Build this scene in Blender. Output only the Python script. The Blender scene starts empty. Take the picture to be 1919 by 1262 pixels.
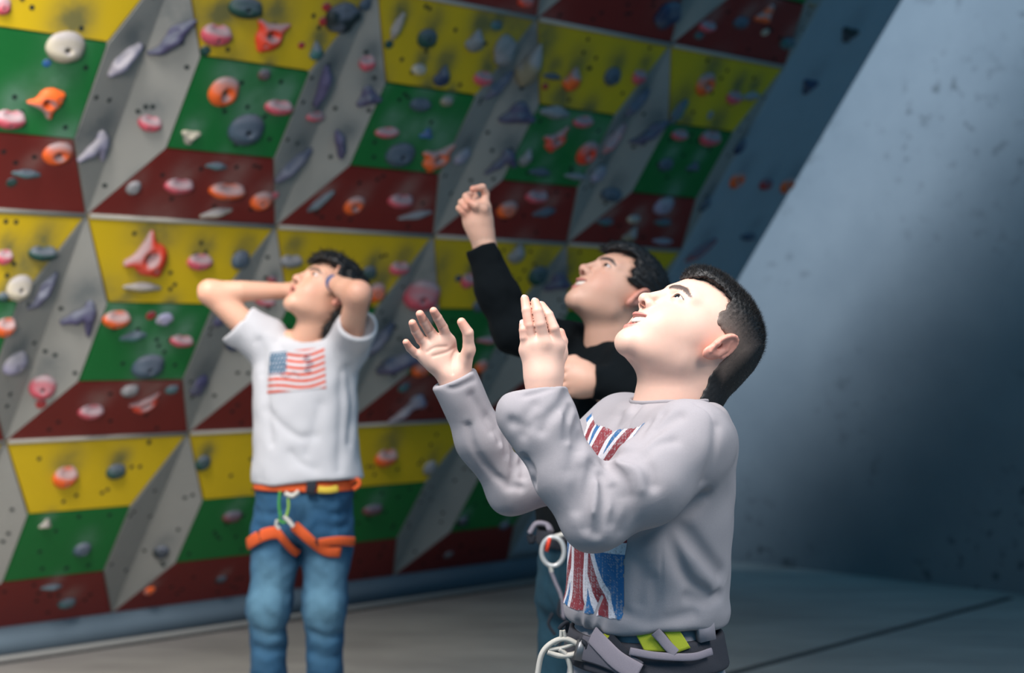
import bpy, math, random
import numpy as np

# ------------------------------------------------------------------ camera, world, lights, exposure
scene = bpy.context.scene
COL = scene.collection
F_PX, Y0, ZC = 2977.0, 636.0, 1.36          # focal length in pixels of the 1919x1262 frame, horizon row, eye height
cam_data = bpy.data.cameras.new('camera')
cam = bpy.data.objects.new('camera', cam_data)
COL.objects.link(cam)
cam.location = (0, 0, ZC)
cam.rotation_euler = (math.pi / 2, 0, 0)
cam_data.sensor_width = 36.0
cam_data.lens = F_PX * 36.0 / 1919.0
cam_data.shift_y = (Y0 - 631.0) / 1919.0
cam_data.clip_start, cam_data.clip_end = 0.05, 200
cam_data.dof.use_dof = True
cam_data.dof.focus_distance = 2.50
cam_data.dof.aperture_fstop = 3.6
scene.camera = cam

world = bpy.data.worlds.new('world')
scene.world = world
world.use_nodes = True
bg = world.node_tree.nodes['Background']
bg.inputs['Color'].default_value = (0.085, 0.33, 0.56, 1)
bg.inputs['Strength'].default_value = 0.76

def area_light(name, loc, target, sx, sy, power, color, spread=180):
    ld = bpy.data.lights.new(name, 'AREA')
    ld.shape = 'RECTANGLE'; ld.size = sx; ld.size_y = sy
    ld.energy = power; ld.color = color; ld.spread = math.radians(spread)
    o = bpy.data.objects.new(name, ld); COL.objects.link(o)
    o.location = loc
    import mathutils
    o.rotation_euler = (mathutils.Vector(target) - mathutils.Vector(loc)).to_track_quat('-Z', 'Y').to_euler()
    return o

# unseen added lights: wall flood, overhead ones, strip behind the climbing wall's end
area_light('added_flood_light', (-1.9, -1.6, 2.2), (-3.3, 6.0, 2.6), 2.4, 1.6, 50, (1.0, 0.93, 0.85), 47)  # added flood that only brightens the left part of the wall
area_light('unseen_overhead_light', (-1.0, 1.5, 3.5), (0.15, 2.65, 1.25), 1.3, 1.3, 28, (1.0, 0.95, 0.92), 72)  # unseen key light, placed above and left of the group
area_light('unseen_overhead_light', (1.9, 0.9, 3.5), (0.3, 2.6, 1.0), 1.3, 1.3, 11, (1.0, 0.96, 0.93), 62)  # added fill that brings out the front figure's back and sleeve
area_light('unseen_overhead_light', (-1.5, 2.6, 3.8), (-2.2, 5.6, 0.0), 1.2, 1.2, 56, (1.0, 0.94, 0.89), 70)  # added to brighten the floor on the left
slot = area_light('unseen_slot_light', (1.080, 7.869, 2.776), (2, 8.5, 2.68), 0.44, 6.4, 54, (0.82, 0.90, 1.0))  # unseen strip light, put there to brighten the side wall's near edge
import mathutils
_d, _w, _n = mathutils.Vector((.7233, .6906, 0)), mathutils.Vector((.4155, -.4352, .7987)), mathutils.Vector((.5516, -.5777, -.6017))
slot.rotation_euler = mathutils.Matrix([[_n[k], _w[k], -_d[k]] for k in range(3)]).to_euler()

scene.view_settings.view_transform = 'Standard'
scene.view_settings.look = 'None'
scene.view_settings.gamma = 1.0
scene.view_settings.use_curve_mapping = False
scene.view_settings.exposure = 0.0

# ------------------------------------------------------------------ helpers
rng = np.random.default_rng(7)
random.seed(7)

def lin(r, g, b):
    def c(v):
        v /= 255.0
        return v / 12.92 if v <= 0.04045 else ((v + 0.055) / 1.055) ** 2.4
    return (c(r), c(g), c(b))

def V3(*a): return np.array(a, dtype=np.float64)
def unit(v):
    v = np.asarray(v, dtype=np.float64); return v / np.linalg.norm(v)
def P(px, py, depth):
    """world point seen at photo pixel (px, py) at the given distance in front of the camera"""
    return V3((px - 959.5) / F_PX * depth, depth, ZC + (Y0 - py) / F_PX * depth)

# ---- materials
MATS = {}
def new_mat(name):
    m = bpy.data.materials.new(name); m.use_nodes = True
    return m, m.node_tree.nodes, m.node_tree.links, m.node_tree.nodes['Principled BSDF']

def setp(b, **kw):
    for k, v in kw.items():
        k = k.replace('_', ' ')
        if k in b.inputs: b.inputs[k].default_value = v

def mat_plain(name, rgb, rough=0.6, metal=0.0, noise=0.0, nscale=40, bump=0.0, bscale=200, **kw):
    if name in MATS: return MATS[name]
    m, N, L, b = new_mat(name)
    setp(b, Roughness=rough, Metallic=metal, **kw)
    if rough >= .85: b.inputs['Specular IOR Level'].default_value = 0.15
    c = (*lin(*rgb), 1)
    b.inputs['Base Color'].default_value = c
    tc = N.new('ShaderNodeTexCoord')
    if noise:
        n = N.new('ShaderNodeTexNoise'); n.inputs['Scale'].default_value = nscale; n.inputs['Detail'].default_value = 6
        L.new(tc.outputs['Object'], n.inputs['Vector'])
        hs = N.new('ShaderNodeHueSaturation'); hs.inputs['Color'].default_value = c
        mr = N.new('ShaderNodeMapRange'); mr.inputs['To Min'].default_value = 1 - noise; mr.inputs['To Max'].default_value = 1 + noise
        L.new(n.outputs['Fac'], mr.inputs['Value']); L.new(mr.outputs['Result'], hs.inputs['Value'])
        L.new(hs.outputs['Color'], b.inputs['Base Color'])
    if bump:
        n2 = N.new('ShaderNodeTexNoise'); n2.inputs['Scale'].default_value = bscale; n2.inputs['Detail'].default_value = 3
        L.new(tc.outputs['Object'], n2.inputs['Vector'])
        bp = N.new('ShaderNodeBump'); bp.inputs['Strength'].default_value = bump; bp.inputs['Distance'].default_value = 0.002
        L.new(n2.outputs['Fac'], bp.inputs['Height']); L.new(bp.outputs['Normal'], b.inputs['Normal'])
    MATS[name] = m
    return m

def mat_attr(name, rough=0.55, sss=0.0, bump=0.0, bscale=900, noise=0.06, nscale=300, **kw):
    """colour comes from the point attribute 'Col' of the mesh"""
    if name in MATS: return MATS[name]
    m, N, L, b = new_mat(name)
    setp(b, Roughness=rough, **kw)
    at = N.new('ShaderNodeAttribute'); at.attribute_name = 'Col'
    tc = N.new('ShaderNodeTexCoord')
    n = N.new('ShaderNodeTexNoise'); n.inputs['Scale'].default_value = nscale; n.inputs['Detail'].default_value = 4
    L.new(tc.outputs['Object'], n.inputs['Vector'])
    hs = N.new('ShaderNodeHueSaturation')
    mr = N.new('ShaderNodeMapRange'); mr.inputs['To Min'].default_value = 1 - noise; mr.inputs['To Max'].default_value = 1 + noise
    L.new(n.outputs['Fac'], mr.inputs['Value']); L.new(mr.outputs['Result'], hs.inputs['Value'])
    L.new(at.outputs['Color'], hs.inputs['Color']); L.new(hs.outputs['Color'], b.inputs['Base Color'])
    if sss:
        b.inputs['Subsurface Weight'].default_value = sss
        b.inputs['Subsurface Radius'].default_value = (0.010, 0.004, 0.002)
        b.inputs['Subsurface Scale'].default_value = 0.6
    if bump:
        n2 = N.new('ShaderNodeTexNoise'); n2.inputs['Scale'].default_value = bscale; n2.inputs['Detail'].default_value = 2
        L.new(tc.outputs['Object'], n2.inputs['Vector'])
        bp = N.new('ShaderNodeBump'); bp.inputs['Strength'].default_value = bump; bp.inputs['Distance'].default_value = 0.001
        L.new(n2.outputs['Fac'], bp.inputs['Height']); L.new(bp.outputs['Normal'], b.inputs['Normal'])
    MATS[name] = m
    return m

def mat_mix(name, rgb, rgb2, attr='chalk', rough=0.6, noise=0.08, nscale=25, bump=0.0, bscale=120):
    """base colour mixed towards a second colour by the point attribute (chalk and dirt that the thing carries)"""
    if name in MATS: return MATS[name]
    m, N, L, b = new_mat(name)
    setp(b, Roughness=rough)
    at = N.new('ShaderNodeAttribute'); at.attribute_name = attr
    tc = N.new('ShaderNodeTexCoord')
    n = N.new('ShaderNodeTexNoise'); n.inputs['Scale'].default_value = nscale; n.inputs['Detail'].default_value = 7; n.inputs['Roughness'].default_value = 0.65
    L.new(tc.outputs['Object'], n.inputs['Vector'])
    mu = N.new('ShaderNodeMath'); mu.operation = 'MULTIPLY'; mu.use_clamp = True
    mr = N.new('ShaderNodeMapRange'); mr.inputs['From Min'].default_value = 0.22; mr.inputs['From Max'].default_value = 0.62; mr.inputs['To Max'].default_value = 1.25
    L.new(n.outputs['Fac'], mr.inputs['Value'])
    L.new(at.outputs['Fac'], mu.inputs[0]); L.new(mr.outputs['Result'], mu.inputs[1])
    mx = N.new('ShaderNodeMix'); mx.data_type = 'RGBA'
    mx.inputs['A'].default_value = (*lin(*rgb), 1); mx.inputs['B'].default_value = (*lin(*rgb2), 1)
    L.new(mu.outputs[0], mx.inputs['Factor'])
    hs = N.new('ShaderNodeHueSaturation')
    m2 = N.new('ShaderNodeMapRange'); m2.inputs['To Min'].default_value = 1 - noise; m2.inputs['To Max'].default_value = 1 + noise
    L.new(n.outputs['Fac'], m2.inputs['Value']); L.new(m2.outputs['Result'], hs.inputs['Value'])
    L.new(mx.outputs['Result'], hs.inputs['Color']); L.new(hs.outputs['Color'], b.inputs['Base Color'])
    if bump:
        n2 = N.new('ShaderNodeTexNoise'); n2.inputs['Scale'].default_value = bscale; n2.inputs['Detail'].default_value = 4
        L.new(tc.outputs['Object'], n2.inputs['Vector'])
        bp = N.new('ShaderNodeBump'); bp.inputs['Strength'].default_value = bump; bp.inputs['Distance'].default_value = 0.004
        L.new(n2.outputs['Fac'], bp.inputs['Height']); L.new(bp.outputs['Normal'], b.inputs['Normal'])
    MATS[name] = m
    return m

# ---- mesh objects
def make_mesh(name, verts, faces, col=None, attrs=None, smooth=True):
    me = bpy.data.meshes.new(name)
    verts = np.asarray(verts, dtype=np.float32)
    if isinstance(faces, np.ndarray):
        nf, k = faces.shape
        me.vertices.add(len(verts)); me.vertices.foreach_set('co', verts.ravel())
        me.loops.add(nf * k); me.loops.foreach_set('vertex_index', faces.astype(np.int32).ravel())
        me.polygons.add(nf); me.polygons.foreach_set('loop_start', np.arange(0, nf * k, k, dtype=np.int32))
        me.update(calc_edges=True); me.validate()
    else:
        me.from_pydata([tuple(map(float, v)) for v in verts], [], [tuple(map(int, f)) for f in faces]); me.update()
    if smooth: me.polygons.foreach_set('use_smooth', np.ones(len(me.polygons), dtype=bool))
    if col is not None:
        a = me.attributes.new('Col', 'FLOAT_COLOR', 'POINT')
        c = np.ones((len(verts), 4), dtype=np.float32); c[:, :3] = col
        a.data.foreach_set('color', c.ravel())
    for k, v in (attrs or {}).items():
        a = me.attributes.new(k, 'FLOAT', 'POINT'); a.data.foreach_set('value', np.asarray(v, dtype=np.float32))
    return me

def link(name, me, mat=None, parent=None, loc=None):
    o = bpy.data.objects.new(name, me); COL.objects.link(o)
    if mat is not None:
        if len(me.materials) == 0: me.materials.append(None)
        o.material_slots[0].link = 'OBJECT'; o.material_slots[0].material = mat
    if parent is not None: o.parent = parent
    if loc is not None: o.location = loc
    return o

def add(name, verts, faces, mat, parent=None, col=None, attrs=None, smooth=True):
    """mesh given in world space; a child is stored relative to its root (roots are never rotated)"""
    verts = np.asarray(verts, dtype=np.float64)
    off = np.zeros(3)
    q = parent
    while q is not None:
        off += np.array(q.location); q = q.parent
    if parent is None:
        c = verts.mean(0); c[2] = verts[:, 2].min(); off = c
    o = link(name, make_mesh(name, verts - off, faces, col, attrs, smooth), mat, parent)
    if parent is None: o.location = off
    return o

def tag(o, label=None, cat=None, group=None, kind=None):
    if label: o['label'] = label
    if cat: o['category'] = cat
    if group: o['group'] = group
    if kind: o['kind'] = kind
    return o

def root(name, loc, label, cat, group=None):
    o = bpy.data.objects.new(name, None); COL.objects.link(o); o.location = loc
    o.empty_display_size = 0.1
    return tag(o, label, cat, group)

def join(parts):
    vs, fs, n = [], [], 0
    for v, f in parts:
        vs.append(np.asarray(v)); fs.append(np.asarray(f) + n); n += len(v)
    return np.vstack(vs), np.vstack(fs)

def box_mesh(c, ax, ay, az):
    """box of half-vectors ax, ay, az"""
    c, ax, ay, az = map(np.asarray, (c, ax, ay, az))
    v = np.array([c + sx * ax + sy * ay + sz * az for sz in (-1, 1) for sy in (-1, 1) for sx in (-1, 1)])
    f = np.array([[0, 2, 3, 1], [4, 5, 7, 6], [0, 1, 5, 4], [2, 6, 7, 3], [0, 4, 6, 2], [1, 3, 7, 5]])
    return v, f

def tube(pts, r, n=10, closed=False, flat=1.0, up=None):
    """swept tube; flat<1 squashes it to a strap, up is the direction that stays thin"""
    pts = np.asarray(pts, dtype=np.float64); m = len(pts)
    r = np.full(m, r) if np.isscalar(r) else np.asarray(r)
    if closed: t = np.roll(pts, -1, 0) - np.roll(pts, 1, 0)
    else: t = np.gradient(pts, axis=0)
    t /= np.linalg.norm(t, axis=1)[:, None] + 1e-12
    vs = []
    prev = None
    for i in range(m):
        if up is not None:
            a = np.asarray(up[i] if np.ndim(up) == 2 else up, dtype=np.float64)
        else:
            a = prev if prev is not None else (V3(0, 0, 1) if abs(t[i][2]) < 0.9 else V3(1, 0, 0))
        a = a - t[i] * (a @ t[i]); a /= np.linalg.norm(a) + 1e-12
        prev = a
        b = np.cross(t[i], a)
        th = np.linspace(0, 2 * math.pi, n, endpoint=False)
        vs.append(pts[i] + r[i] * (np.cos(th)[:, None] * a * flat + np.sin(th)[:, None] * b))
    vs = np.vstack(vs)
    fs = []
    for i in range(m if closed else m - 1):
        j = (i + 1) % m
        for k in range(n):
            l = (k + 1) % n
            fs.append([i * n + k, j * n + k, j * n + l, i * n + l])
    if not closed:
        c0, c1 = len(vs), len(vs) + 1
        vs = np.vstack([vs, pts[0], pts[-1]])
        for k in range(n):
            l = (k + 1) % n
            fs.append([c0, c0, k, l][1:] + [l] if False else [c0, k, l, l]); fs.append([c1, (m - 1) * n + l, (m - 1) * n + k, (m - 1) * n + k])
    return vs, np.array(fs)

def quads(vs, fs):
    """drop the doubled corner of triangles stored as quads"""
    return vs, [tuple(dict.fromkeys(f)) for f in np.asarray(fs).tolist()]

def spline(pts, n):
    """Catmull-Rom through pts"""
    pts = np.asarray(pts, dtype=np.float64)
    p = np.vstack([2 * pts[0] - pts[1], pts, 2 * pts[-1] - pts[-2]])
    out = []
    for s in np.linspace(0, len(pts) - 1, n):
        i = min(int(s), len(pts) - 2); t = s - i
        a, b, c, d = p[i], p[i + 1], p[i + 2], p[i + 3]
        out.append(0.5 * (2 * b + (c - a) * t + (2 * a - 5 * b + 4 * c - d) * t * t + (3 * b - a - 3 * c + d) * t ** 3))
    return np.array(out)

# ---- signed distance shapes (numpy) and a surface-nets mesher
def smin(a, b, k):
    h = np.maximum(k - np.abs(a - b), 0) / k
    return np.minimum(a, b) - h * h * k * 0.25
def smax(a, b, k): return -smin(-a, -b, k)
def sph(p, c, r): return np.linalg.norm(p - np.asarray(c, p.dtype), axis=1) - r
def ell(p, c, r):
    r = np.asarray(r, p.dtype); q = p - np.asarray(c, p.dtype)
    k0 = np.linalg.norm(q / r, axis=1); k1 = np.linalg.norm(q / (r * r), axis=1)
    return k0 * (k0 - 1) / (k1 + 1e-9)
def rc(p, a, b, r1, r2):
    """round cone from a to b"""
    a = np.asarray(a, p.dtype); b = np.asarray(b, p.dtype)
    ba = b - a; l2 = float(ba @ ba) + 1e-12
    pa = p - a
    h = np.clip(pa @ ba / l2, 0, 1)
    d = pa - h[:, None] * ba
    return np.sqrt((d * d).sum(1)) - (r1 + (r2 - r1) * h)
def chain(p, pts, rs, k=0.0):
    d = None
    for i in range(len(pts) - 1):
        e = rc(p, pts[i], pts[i + 1], rs[i], rs[i + 1])
        d = e if d is None else (smin(d, e, k) if k else np.minimum(d, e))
    return d
def poly_dist(p, pts):
    return chain(p, pts, [0.0] * len(pts))

def mesh_sdf(f, lo, hi, h, newton=2, B=8):
    lo = np.asarray(lo, np.float32); hi = np.asarray(hi, np.float32)
    nb = np.maximum(1, np.ceil((hi - lo) / (h * B)).astype(int)); n = nb * B
    Vv = np.empty(tuple(n), np.float32)
    bi = np.stack(np.meshgrid(*[np.arange(k) for k in nb], indexing='ij'), -1).reshape(-1, 3)
    cen = lo + (bi * B + (B - 1) / 2).astype(np.float32) * h
    cv = f(cen.astype(np.float32))
    act = np.abs(cv) < 0.87 * B * h * 1.55
    view = Vv.reshape(nb[0], B, nb[1], B, nb[2], B).transpose(0, 2, 4, 1, 3, 5)
    blk = np.empty((len(bi), B, B, B), np.float32); blk[:] = cv[:, None, None, None]
    loc = np.stack(np.meshgrid(*[np.arange(B)] * 3, indexing='ij'), -1).reshape(-1, 3)
    ai = np.where(act)[0]
    for s in range(0, len(ai), 400):
        ids = ai[s:s + 400]
        pts = lo + ((bi[ids] * B)[:, None, :] + loc[None]).reshape(-1, 3).astype(np.float32) * h
        blk[ids] = f(pts.astype(np.float32)).reshape(-1, B, B, B)
    view[:] = blk.reshape(nb[0], nb[1], nb[2], B, B, B)
    S = Vv < 0
    c = S[:-1, :-1, :-1].astype(np.int8)
    tot = sum(S[a:a + n[0] - 1, b:b + n[1] - 1, g:g + n[2] - 1].astype(np.int8) for a in (0, 1) for b in (0, 1) for g in (0, 1))
    cells = np.argwhere((tot > 0) & (tot < 8))
    idx = -np.ones(tuple(n - 1), np.int32); idx[tuple(cells.T)] = np.arange(len(cells))
    acc = np.zeros((len(cells), 3), np.float32); cnt = np.zeros(len(cells), np.float32)
    for ax in range(3):
        for b in (0, 1):
            for g in (0, 1):
                o = [0, 0, 0]; oth = [k for k in range(3) if k != ax]
                o[oth[0]] = b; o[oth[1]] = g
                a0 = cells + np.array(o); a1 = a0.copy(); a1[:, ax] += 1
                v0 = Vv[tuple(a0.T)]; v1 = Vv[tuple(a1.T)]
                m = (v0 < 0) != (v1 < 0)
                t = np.where(m, v0 / (v0 - v1 + 1e-20), 0)
                q = np.tile(np.array(o, np.float32), (len(cells), 1)); q[:, ax] = t
                acc[m] += q[m]; cnt[m] += 1
    verts = lo + (cells + acc / cnt[:, None]) * h
    faces = []
    for ax in range(3):
        u, w = [k for k in range(3) if k != ax]
        s0 = [slice(None)] * 3; s1 = [slice(None)] * 3
        s0[ax] = slice(0, -1); s1[ax] = slice(1, None)
        A, Bq = S[tuple(s0)], S[tuple(s1)]
        e = np.argwhere(A != Bq)
        e = e[(e[:, u] >= 1) & (e[:, w] >= 1) & (e[:, u] < n[u] - 1) & (e[:, w] < n[w] - 1)]
        ins = A[tuple(e.T)]
        def cell(du, dw):
            q = e.copy(); q[:, u] += du; q[:, w] += dw
            return idx[tuple(q.T)]
        qd = np.stack([cell(-1, -1), cell(0, -1), cell(0, 0), cell(-1, 0)], 1)
        flip = ins if ax != 1 else ~ins
        qd = np.where(flip[:, None], qd, qd[:, ::-1])
        faces.append(qd)
    faces = np.vstack(faces); faces = faces[(faces >= 0).all(1)]
    verts = verts.astype(np.float32)
    for _ in range(newton):
        d = f(verts); g = grad(f, verts, h * 0.4)
        gl = (g * g).sum(1) + 1e-9
        verts = verts - g * np.clip(d / gl, -h * 0.7, h * 0.7)[:, None] * 0.8
    return verts.astype(np.float64), faces

def grad(f, p, e):
    g = np.empty_like(p)
    for k in range(3):
        o = np.zeros(3, p.dtype); o[k] = e
        g[:, k] = (f(p + o) - f(p - o)) / (2 * e)
    return g
def normals(f, p, e=0.001):
    g = grad(f, np.asarray(p, np.float32), e); return g / (np.linalg.norm(g, axis=1)[:, None] + 1e-9)
def trace(f, o, d, t0, t1, n=90):
    """march rays o + t d onto the surface f = 0 (arrays); returns points and hit mask"""
    o = np.asarray(o, np.float32); d = np.asarray(d, np.float32)
    d = d / np.linalg.norm(d, axis=1)[:, None]
    t = np.full(len(d), t0, np.float32)
    for _ in range(n):
        v = f((o + d * t[:, None]).astype(np.float32)); t = t + v * 0.8
    q = o + d * t[:, None]
    return q.astype(np.float64), (np.abs(f(q.astype(np.float32))) < 0.004) & (t < t1)
def wob(p, s, seed=0.0):
    """cheap smooth noise in -1..1"""
    x, y, z = p[:, 0] * s, p[:, 1] * s, p[:, 2] * s
    return (np.sin(x * 1.7 + 1.3 * np.sin(y * 1.1 + seed) + seed) + np.sin(y * 1.9 + 1.2 * np.sin(z * 1.3 + 2 * seed)) + np.sin(z * 1.6 + 1.4 * np.sin(x * 1.2 + 3 * seed))) / 3
# ------------------------------------------------------------------ the setting
# climbing wall: leans 37 degrees towards the hall; rows of cells, each cell a flat-topped pyramid of a yellow, a green and a red panel, grey grooves between
WA, WT, WS = 0.8085, 0.6456, 1.0977
WD = V3(math.sin(WA), math.cos(WA), 0); WN0 = V3(math.cos(WA), -math.sin(WA), 0)
WW = WN0 * math.sin(WT) + V3(0, 0, math.cos(WT))
WN = np.cross(WD, WW)
if WN @ WN0 < 0: WN = -WN
WB = V3(-2.1782, 6.0, -1.1232) * WS + V3(0, 0, ZC)
CW, CH, HW, HV1, HV2, HD = 0.745 * WS, 0.9562 * WS, 0.2151, 0.3143, 0.6703, 0.05 * WS
def W(u, v, n=0.0): return WB + WD * CW * u + WW * CH * v + WN * n
U_END = (P(1380, 530, 8.407) - WB) @ WD / CW
ROWS = (0, 1, 2, 3)
COLS = (-2, -1, 0, 1, 2, 3)

floor_m, N_, L_, b_ = new_mat('concrete_floor')
setp(b_, Roughness=0.75)
tc_ = N_.new('ShaderNodeTexCoord')
n1_ = N_.new('ShaderNodeTexNoise'); n1_.inputs['Scale'].default_value = 1.3; n1_.inputs['Detail'].default_value = 9; n1_.inputs['Roughness'].default_value = 0.62
mp_ = N_.new('ShaderNodeMapping'); mp_.inputs['Rotation'].default_value = (0, 0, 0.75); mp_.inputs['Scale'].default_value = (1.0, 3.0, 1)
L_.new(tc_.outputs['Object'], mp_.inputs['Vector']); L_.new(mp_.outputs['Vector'], n1_.inputs['Vector'])
cr_ = N_.new('ShaderNodeValToRGB')
cr_.color_ramp.elements[0].position = 0.3; cr_.color_ramp.elements[0].color = (*lin(138, 134, 130), 1)
cr_.color_ramp.elements[1].position = 0.75; cr_.color_ramp.elements[1].color = (*lin(178, 174, 168), 1)
L_.new(n1_.outputs['Fac'], cr_.inputs['Fac']); L_.new(cr_.outputs['Color'], b_.inputs['Base Color'])
fv, ff = box_mesh((1, 5, -0.1), (11, 0, 0), (0, 10, 0), (0, 0, 0.1))
tag(add('floor', fv, ff, floor_m, smooth=False), 'grey concrete hall floor in front of the climbing wall', kind='structure')

m_joint = mat_plain('joint_dark', (38, 44, 48), 0.8)
def floor_strip(name, a, b, width, mat, z=0.004, label=None):
    a = V3(*a, 0); b = V3(*b, 0); t = unit(b - a); s = V3(-t[1], t[0], 0) * width / 2
    v, f = box_mesh((a + b) / 2 + V3(0, 0, z / 2), (b - a) / 2, s, V3(0, 0, z / 2))
    return tag(add(name, v, f, mat, smooth=False), label, kind='structure')
def fl(px, py):
    d = ZC * F_PX / (py - Y0); q = P(px, py, d); return q[:2]
a_ = fl(1240, 1299); b2_ = fl(1893, 1122)
floor_strip('trim_1', a_, b2_, 0.035, m_joint, label='dark joint line running across the floor on the right')
# kerb under the wall and the thin drain line in front of it
kb_m = mat_mix('kerb_concrete', (100, 116, 128), (84, 98, 108), rough=0.8, nscale=5)
k0 = W(-2.5, 0); k1 = W(U_END, 0)
kz = k0[2]
kc = (k0 + k1) / 2; kc[2] = kz / 2
v, f = box_mesh(kc - WN0 * 0.06 + WN0 * 0.0, (k1 - k0) / 2, WN0 * 0.06, V3(0, 0, kz / 2))
tag(add('baseboard_left', v, f, kb_m, smooth=False), 'low grey concrete kerb under the climbing wall', kind='structure')
e0 = k0 + WN0 * 0.05; e1 = k1 + WN0 * 0.05
floor_strip('trim_2', e0[:2], e1[:2], 0.05, mat_plain('kerb_edge', (150, 150, 146), 0.8), 0.012, 'pale narrow edging strip along the foot of the kerb')
e0 = k0 + WN0 * 0.13; e1 = k1 + WN0 * 0.13
floor_strip('trim_3', e0[:2], e1[:2], 0.03, m_joint, 0.004, 'dark drain line in front of the climbing wall kerb')

# backing of the wall (behind the panels) and the plain grey wing to the right
m_grey = mat_mix('wall_grey', (150, 148, 142), (104, 108, 108), rough=0.75, noise=0.10, nscale=9, bump=0.15)
m_plain = mat_mix('wing_grey', (150, 163, 172), (112, 124, 132), rough=0.75, noise=0.10, nscale=9, bump=0.15)
def slab(u0, u1, v0, v1, n0, n1):
    c = [W(u, v, n) for n in (n0, n1) for v in (v0, v1) for u in (u0, u1)]
    f = np.array([[0, 2, 3, 1], [4, 5, 7, 6], [0, 1, 5, 4], [2, 6, 7, 3], [0, 4, 6, 2], [1, 3, 7, 5]])
    return np.array(c), f
v, f = slab(-2.3, 3.99, -0.0, 4.02, -0.14, -0.008)
wall_left = tag(add('wall_left', v, f, m_grey, smooth=False), 'overhanging climbing wall of yellow, green and red panels', kind='structure')

# right of the last coloured column the wall runs on as one plain grey face
us = np.linspace(4.0, U_END, 24); vs_ = np.linspace(0.0, 4.02, 60)
g = np.array([W(u, v) for v in vs_ for u in us]); gb = np.array([W(u, v, -0.14) for v in vs_ for u in us])
nu, nv = len(us), len(vs_)
fs = []
for j in range(nv - 1):
    for i in range(nu - 1):
        q = j * nu + i
        fs.append([q, q + 1, q + nu + 1, q + nu]); fs.append([nu * nv + q, nu * nv + q + nu, nu * nv + q + nu + 1, nu * nv + q + 1])
for j in range(nv - 1):
    for i in (0, nu - 1):
        q = j * nu + i; fs.append([q, q + nu, nu * nv + q + nu, nu * nv + q] if i == 0 else [q, nu * nv + q, nu * nv + q + nu, q + nu])
for i in range(nu - 1):
    for j in (0, nv - 1):
        q = j * nu + i; fs.append([q, nu * nv + q, nu * nv + q + 1, q + 1] if j == 0 else [q, q + 1, nu * nv + q + 1, nu * nv + q])
WING = np.vstack([g, gb]); WINGF = np.array(fs)

# side wall on the right: upright concrete, running back behind the end of the climbing wall
sa = V3(1.314, 9.78, 0); sd = unit(V3(2.72, 8.45, 0) - sa); sn = V3(-sd[1], sd[0], 0)
if sn @ V3(0, -1, 0) < 0: sn = -sn
m_side, N_, L_, b_ = new_mat('side_concrete')
setp(b_, Roughness=0.8)
tc_ = N_.new('ShaderNodeTexCoord')
def noise_node(scale, detail, rough=0.6):
    n = N_.new('ShaderNodeTexNoise'); n.inputs['Scale'].default_value = scale; n.inputs['Detail'].default_value = detail
    n.inputs['Roughness'].default_value = rough; L_.new(tc_.outputs['Object'], n.inputs['Vector']); return n
na = noise_node(1.1, 8); nb_ = noise_node(14, 4, 0.5); ncl = noise_node(0.9, 2, 0.5)
ra = N_.new('ShaderNodeValToRGB')
ra.color_ramp.elements[0].position = 0.25; ra.color_ramp.elements[0].color = (*lin(128, 138, 146), 1)
ra.color_ramp.elements[1].position = 0.8; ra.color_ramp.elements[1].color = (*lin(156, 164, 170), 1)
L_.new(na.outputs['Fac'], ra.inputs['Fac'])
m1 = N_.new('ShaderNodeMapRange'); m1.inputs['From Min'].default_value = 0.57; m1.inputs['From Max'].default_value = 0.68
L_.new(nb_.outputs['Fac'], m1.inputs['Value'])
m2 = N_.new('ShaderNodeMapRange'); m2.inputs['From Min'].default_value = 0.47; m2.inputs['From Max'].default_value = 0.60
L_.new(ncl.outputs['Fac'], m2.inputs['Value'])
mm = N_.new('ShaderNodeMath'); mm.operation = 'MULTIPLY'; L_.new(m1.outputs['Result'], mm.inputs[0]); L_.new(m2.outputs['Result'], mm.inputs[1])
mm2 = N_.new('ShaderNodeMath'); mm2.operation = 'MULTIPLY'; mm2.inputs[1].default_value = 0.68; L_.new(mm.outputs[0], mm2.inputs[0])
mx = N_.new('ShaderNodeMix'); mx.data_type = 'RGBA'; mx.inputs['B'].default_value = (*lin(70, 76, 78), 1)
L_.new(ra.outputs['Color'], mx.inputs['A']); L_.new(mm2.outputs[0], mx.inputs['Factor']); L_.new(mx.outputs['Result'], b_.inputs['Base Color'])
sc_ = sa + sd * 1.2
v, f = box_mesh(sc_ - sn * 0.1 + V3(0, 0, 3.0), sd * 4.6, sn * 0.1, V3(0, 0, 3.0))
tag(add('wall_right', v, f, m_side, smooth=False), 'smudged blue-grey concrete side wall on the right', kind='structure')

# ---- panels
FACETS = []      # (kind, column or valley, row, corners) for placing the holds
def cell_pts(k, r):
    dB = W(k, r); 
    return dict(B=W(k, r), T=W(k, r + 1), L1=W(k - HW, r + HV1, HD), L2=W(k - HW, r + HV2, HD), R1=W(k + HW, r + HV1, HD), R2=W(k + HW, r + HV2, HD))
for r in ROWS:
    for c in COLS:
        if c < -1 and r > 2: pass
        A, B_ = cell_pts(c, r), cell_pts(c + 1, r)
        FACETS.append(('yellow', c, r, [A['R2'], B_['L2'], B_['T'], A['T']]))
        FACETS.append(('green', c, r, [A['R1'], B_['L1'], B_['L2'], A['R2']]))
        FACETS.append(('red', c, r, [A['B'], B_['B'], B_['L1'], A['R1']]))
    for k in list(COLS)[1:] + [4]:
        A = cell_pts(k, r)
        FACETS.append(('grooveL', k, r, [A['L1'], A['B'], A['T'], A['L2']]))
        if k < 4: FACETS.append(('grooveR', k, r, [A['B'], A['R1'], A['R2'], A['T']]))
FACETS.append(('wing', 4, 0, [W(4, 0), W(U_END, 0), W(U_END, 4.02), W(4, 4.02)]))

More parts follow.
